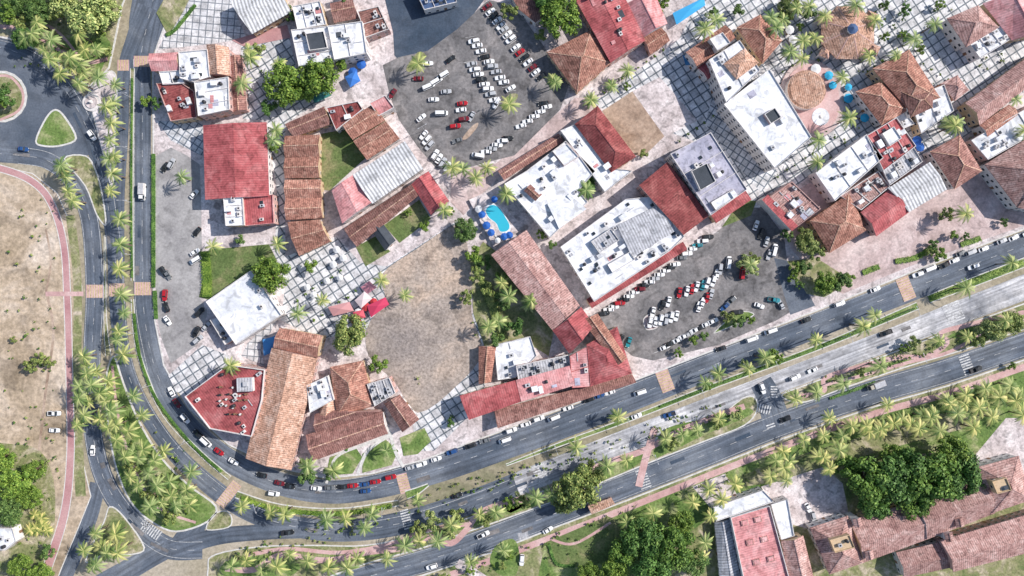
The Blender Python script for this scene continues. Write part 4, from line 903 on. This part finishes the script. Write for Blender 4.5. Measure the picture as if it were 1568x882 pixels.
def car(x,y,ang,c=None,k=None,z=0.22,moving=False):
    k=k or cr.choice(['car','car','suv']); c=c or cr.choice('wwwwwssgkkrb')
    nm=NM[k]
    if moving and k in('car','suv'): nm={'car':'car','suv':'suv'}[k]
    q=W(x,y,1.2); s=1.09; inst(nm,CM[k],q[0],q[1],z,math.radians(ang+cr.uniform(-3,3)+(180 if cr.random()<.5 else 0)),(s,s*1.02,s),CC[c])
def row(x0,y0,x1,y1,n,ang,skip=0.08,cols=None):
    for i in range(n):
        if cr.random()<skip: continue
        t=i/max(1,n-1); car(x0+(x1-x0)*t+cr.uniform(-.8,.8),y0+(y1-y0)*t+cr.uniform(-.8,.8),ang,cols[i] if cols and i<len(cols) else None)
row(746,10,782,60,8,38,0,'mwkwwsww'); row(790,72,828,118,7,38,0,'wrkwmwk')
row(725,62,772,126,9,8,0,'wwwkwssww'); row(722,98,757,152,8,8,0.0,'swwkwwsw')
row(838,163,797,193,5,12,0,'wwwww'); row(778,211,745,232,5,0,0,'kwwsw'); row(648,206,658,222,3,50,0,'wws'); row(666,236,684,256,4,60,0,'wwsw')
for a in [(655,97,8,'w'),(640,120,0,'m'),(656,132,25,'w','van'),(668,124,30,'w','van'),(678,115,30,'w','van'),(664,152,0,'w'),(676,173,2,'w','van'),(683,140,5,'s'),(708,158,5,'r'),(706,168,8,'w'),(697,193,10,'r'),(710,182,10,'m'),(722,178,60,'s'),(732,238,-10,'w','van'),(601,143,60,'m'),(760,158,60,'w'),(782,135,30,'w'),(832,158,8,'k'),(645,180,40,'w'),(690,90,35,'k'),(700,215,20,'g')]: car(*a)
row(925,480,1034,404,15,5,0,'kwwrkwwmkwswwkw'); row(1044,394,1084,362,6,5,0.0,'gwwtwk')
row(1018,531,1092,492,9,22,0,'wkwwswkww'); row(996,494,1036,484,6,80,0,'wwwsww'); row(1040,448,1040,448,1,80,0,'r'); row(1052,446,1092,430,6,75,0,'wrwtww'); row(1070,470,1090,450,4,75,0,'wwrs')
for a in [(1116,402,82,'w','van'),(1103,412,82,'s'),(1137,418,85,'r','van'),(1140,398,85,'w'),(1158,345,70,'w'),(1166,358,70,'k'),(1174,370,70,'s'),(1186,383,75,'w','van'),(1178,390,75,'s'),(1185,459,-10,'t','pickup'),(1163,468,-20,'w'),(1196,466,-60,'s'),(1130,478,5,'k'),(963,524,70,'t'),(1015,467,70,'k'),(1024,462,75,'w'),(950,520,60,'k'),(1120,460,45,'g'),(1110,470,45,'b'),(1098,420,80,'w'),(1000,478,75,'w')]: car(*a)
for a in [(252,256,60,'k'),(262,250,60,'s'),(297,297,50,'w'),(301,355,50,'k'),(298,386,30,'w'),(299,398,30,'w','van'),(250,416,-60,'k'),(256,421,-60,'g'),(252,452,85,'r'),(254,470,-70,'k'),(256,491,-55,'w'),(83,633,0,'w','pickup'),(83,659,0,'w'),(315,500,45,'s'),(300,508,60,'k'),(305,478,45,'k'),(303,520,45,'s'),(262,600,-60,'w')]: car(*a)
for a in [(140,207,-55,'w','suv'),(35,228,-8,'b','car'),(218,294,90,'w','truck'),(141,690,88,'w','car'),(270,618,-55,'m','car'),(283,641,-52,'w','suv'),(315,677,-40,'w','van'),(302,665,-45,'k','car'),(335,692,-35,'r','car'),(357,707,-30,'w','car'),(400,728,-15,'k','car'),(428,740,-12,'m','car'),(419,756,-12,'w','suv'),(443,745,-8,'k','car'),(484,748,-4,'w','car'),(523,746,3,'k','car'),(540,744,6,'r','car'),(557,742,6,'b','car'),(575,738,8,'r','car'),(598,731,12,'r','suv'),(560,752,8,'b','car'),(505,747,0,'g','car'),
 (628,716,18,'s','car'),(645,711,18,'w','suv'),(668,703,18,'w','car'),(692,692,18,'b','suv'),(720,683,20,'k','suv'),(742,675,20,'g','car'),(773,674,20,'w','van'),(783,659,20,'w','suv'),(805,650,20,'w','car'),(825,641,20,'w','suv'),(848,640,20,'w','van'),(870,625,20,'w','car'),(902,612,20,'k','suv'),(918,606,20,'b','car'),(934,601,20,'w','car'),(980,601,20,'w','van'),(975,637,20,'w','car'),(1025,635,20,'b','pickup'),
 (1104,534,20,'k','car'),(1152,519,20,'w','van'),(1180,507,20,'w','van'),(1286,465,20,'w','suv'),(1341,443,20,'w','car'),(1357,510,20,'k','pickup'),(1425,411,22,'w','van'),(1406,420,22,'w','suv'),(1446,407,22,'k','car'),(1462,399,22,'w','car'),(1491,408,22,'w','suv'),(1507,381,22,'w','car'),(1535,369,22,'s','car'),(1553,364,22,'w','car'),(1472,388,22,'g','car'),(1488,386,22,'s','suv'),(1575,357,22,'w','car'),(1235,490,22,'k','car'),
 (1218,578,22,'w','suv'),(1245,567,22,'w','car'),(1168,595,-70,'w','suv'),(1203,642,20,'k','suv'),(1341,590,22,'c','truck'),(1495,566,20,'k','pickup'),(740,819,22,'w','pickup'),(839,812,30,'w','car'),(799,858,88,'w','suv'),(661,868,18,'w','suv'),(700,759,20,'k','car'),(440,816,3,'k','pickup'),(1238,778,-60,'w','car'),(1246,792,-75,'s','suv')]:
    car(a[0],a[1],a[2],a[3],a[4],z=0.1 if a[0]>240 or a[1]>500 else 0.06,moving=True)
# street lamps
b=MB(); b.cyl(0,0,0,.2,.4,'metal_grey',8); b.cyl(0,0,.4,.1,8,'metal_grey',8,.06); b.box(.9,0,8.3,2.0,.1,.1,'metal_grey'); b.box(-.9,0,8.3,2.0,.1,.1,'metal_grey')
b.box(1.9,0,8.2,.8,.3,.15,'metal_grey'); b.box(-1.9,0,8.2,.8,.3,.15,'metal_grey'); LM=b.mesh('street_lamp')
for x,y,a in [(202,150,0),(202,230,0),(202,310,0),(202,390,0),(208,510,20),(232,590,40),(290,675,50),(400,770,110),(500,786,90),(590,776,90),(850,683,110),(960,643,110),(1070,600,110),(1180,557,110),(1290,515,110),(1390,475,110),(1470,440,110),(1550,408,110),(660,825,110),(900,735,110),(1000,697,110),(1400,545,110),(650,200,30),(760,160,30),(1020,480,30)]:
    q=W(x,y); inst('street_lamp',LM,q[0],q[1],.12,math.radians(a))
# ---------------------------------------------------------------- camera / light
cam=bpy.data.cameras.new('camera'); co=bpy.data.objects.new('camera',cam); COL.objects.link(co); co.location=(0,0,H); co.rotation_euler=(0,0,0)
cam.sensor_width=36; cam.lens=36*H/(1568*S); cam.clip_end=6000; cam.clip_start=1; scene.camera=co
el=math.radians(38); sdx,sdy=0.93,0.37   # towards the sun in plan (shadows fall left / slightly down)
l=math.hypot(sdx,sdy); sdx/=l; sdy/=l
tosun=Vector((sdx*math.cos(el),sdy*math.cos(el),math.sin(el)))
sun=bpy.data.lights.new('sun','SUN'); sun.energy=5.0; sun.angle=math.radians(.5); sun.color=(1,.95,.9)
so=bpy.data.objects.new('sun',sun); COL.objects.link(so); so.rotation_euler=tosun.to_track_quat('Z','Y').to_euler(); so.location=(0,0,400)
w=bpy.data.worlds.new('World'); scene.world=w; w.use_nodes=True; t=w.node_tree; bg=t.nodes['Background']
sk=t.nodes.new('ShaderNodeTexSky'); sk.sky_type='NISHITA'; sk.sun_disc=False; sk.sun_elevation=el; sk.sun_rotation=math.atan2(sdx,sdy)
t.links.new(sk.outputs[0],bg.inputs['Color']); bg.inputs['Strength'].default_value=0.13
scene.view_settings.view_transform='Standard'; scene.view_settings.look='None'; scene.view_settings.exposure=0
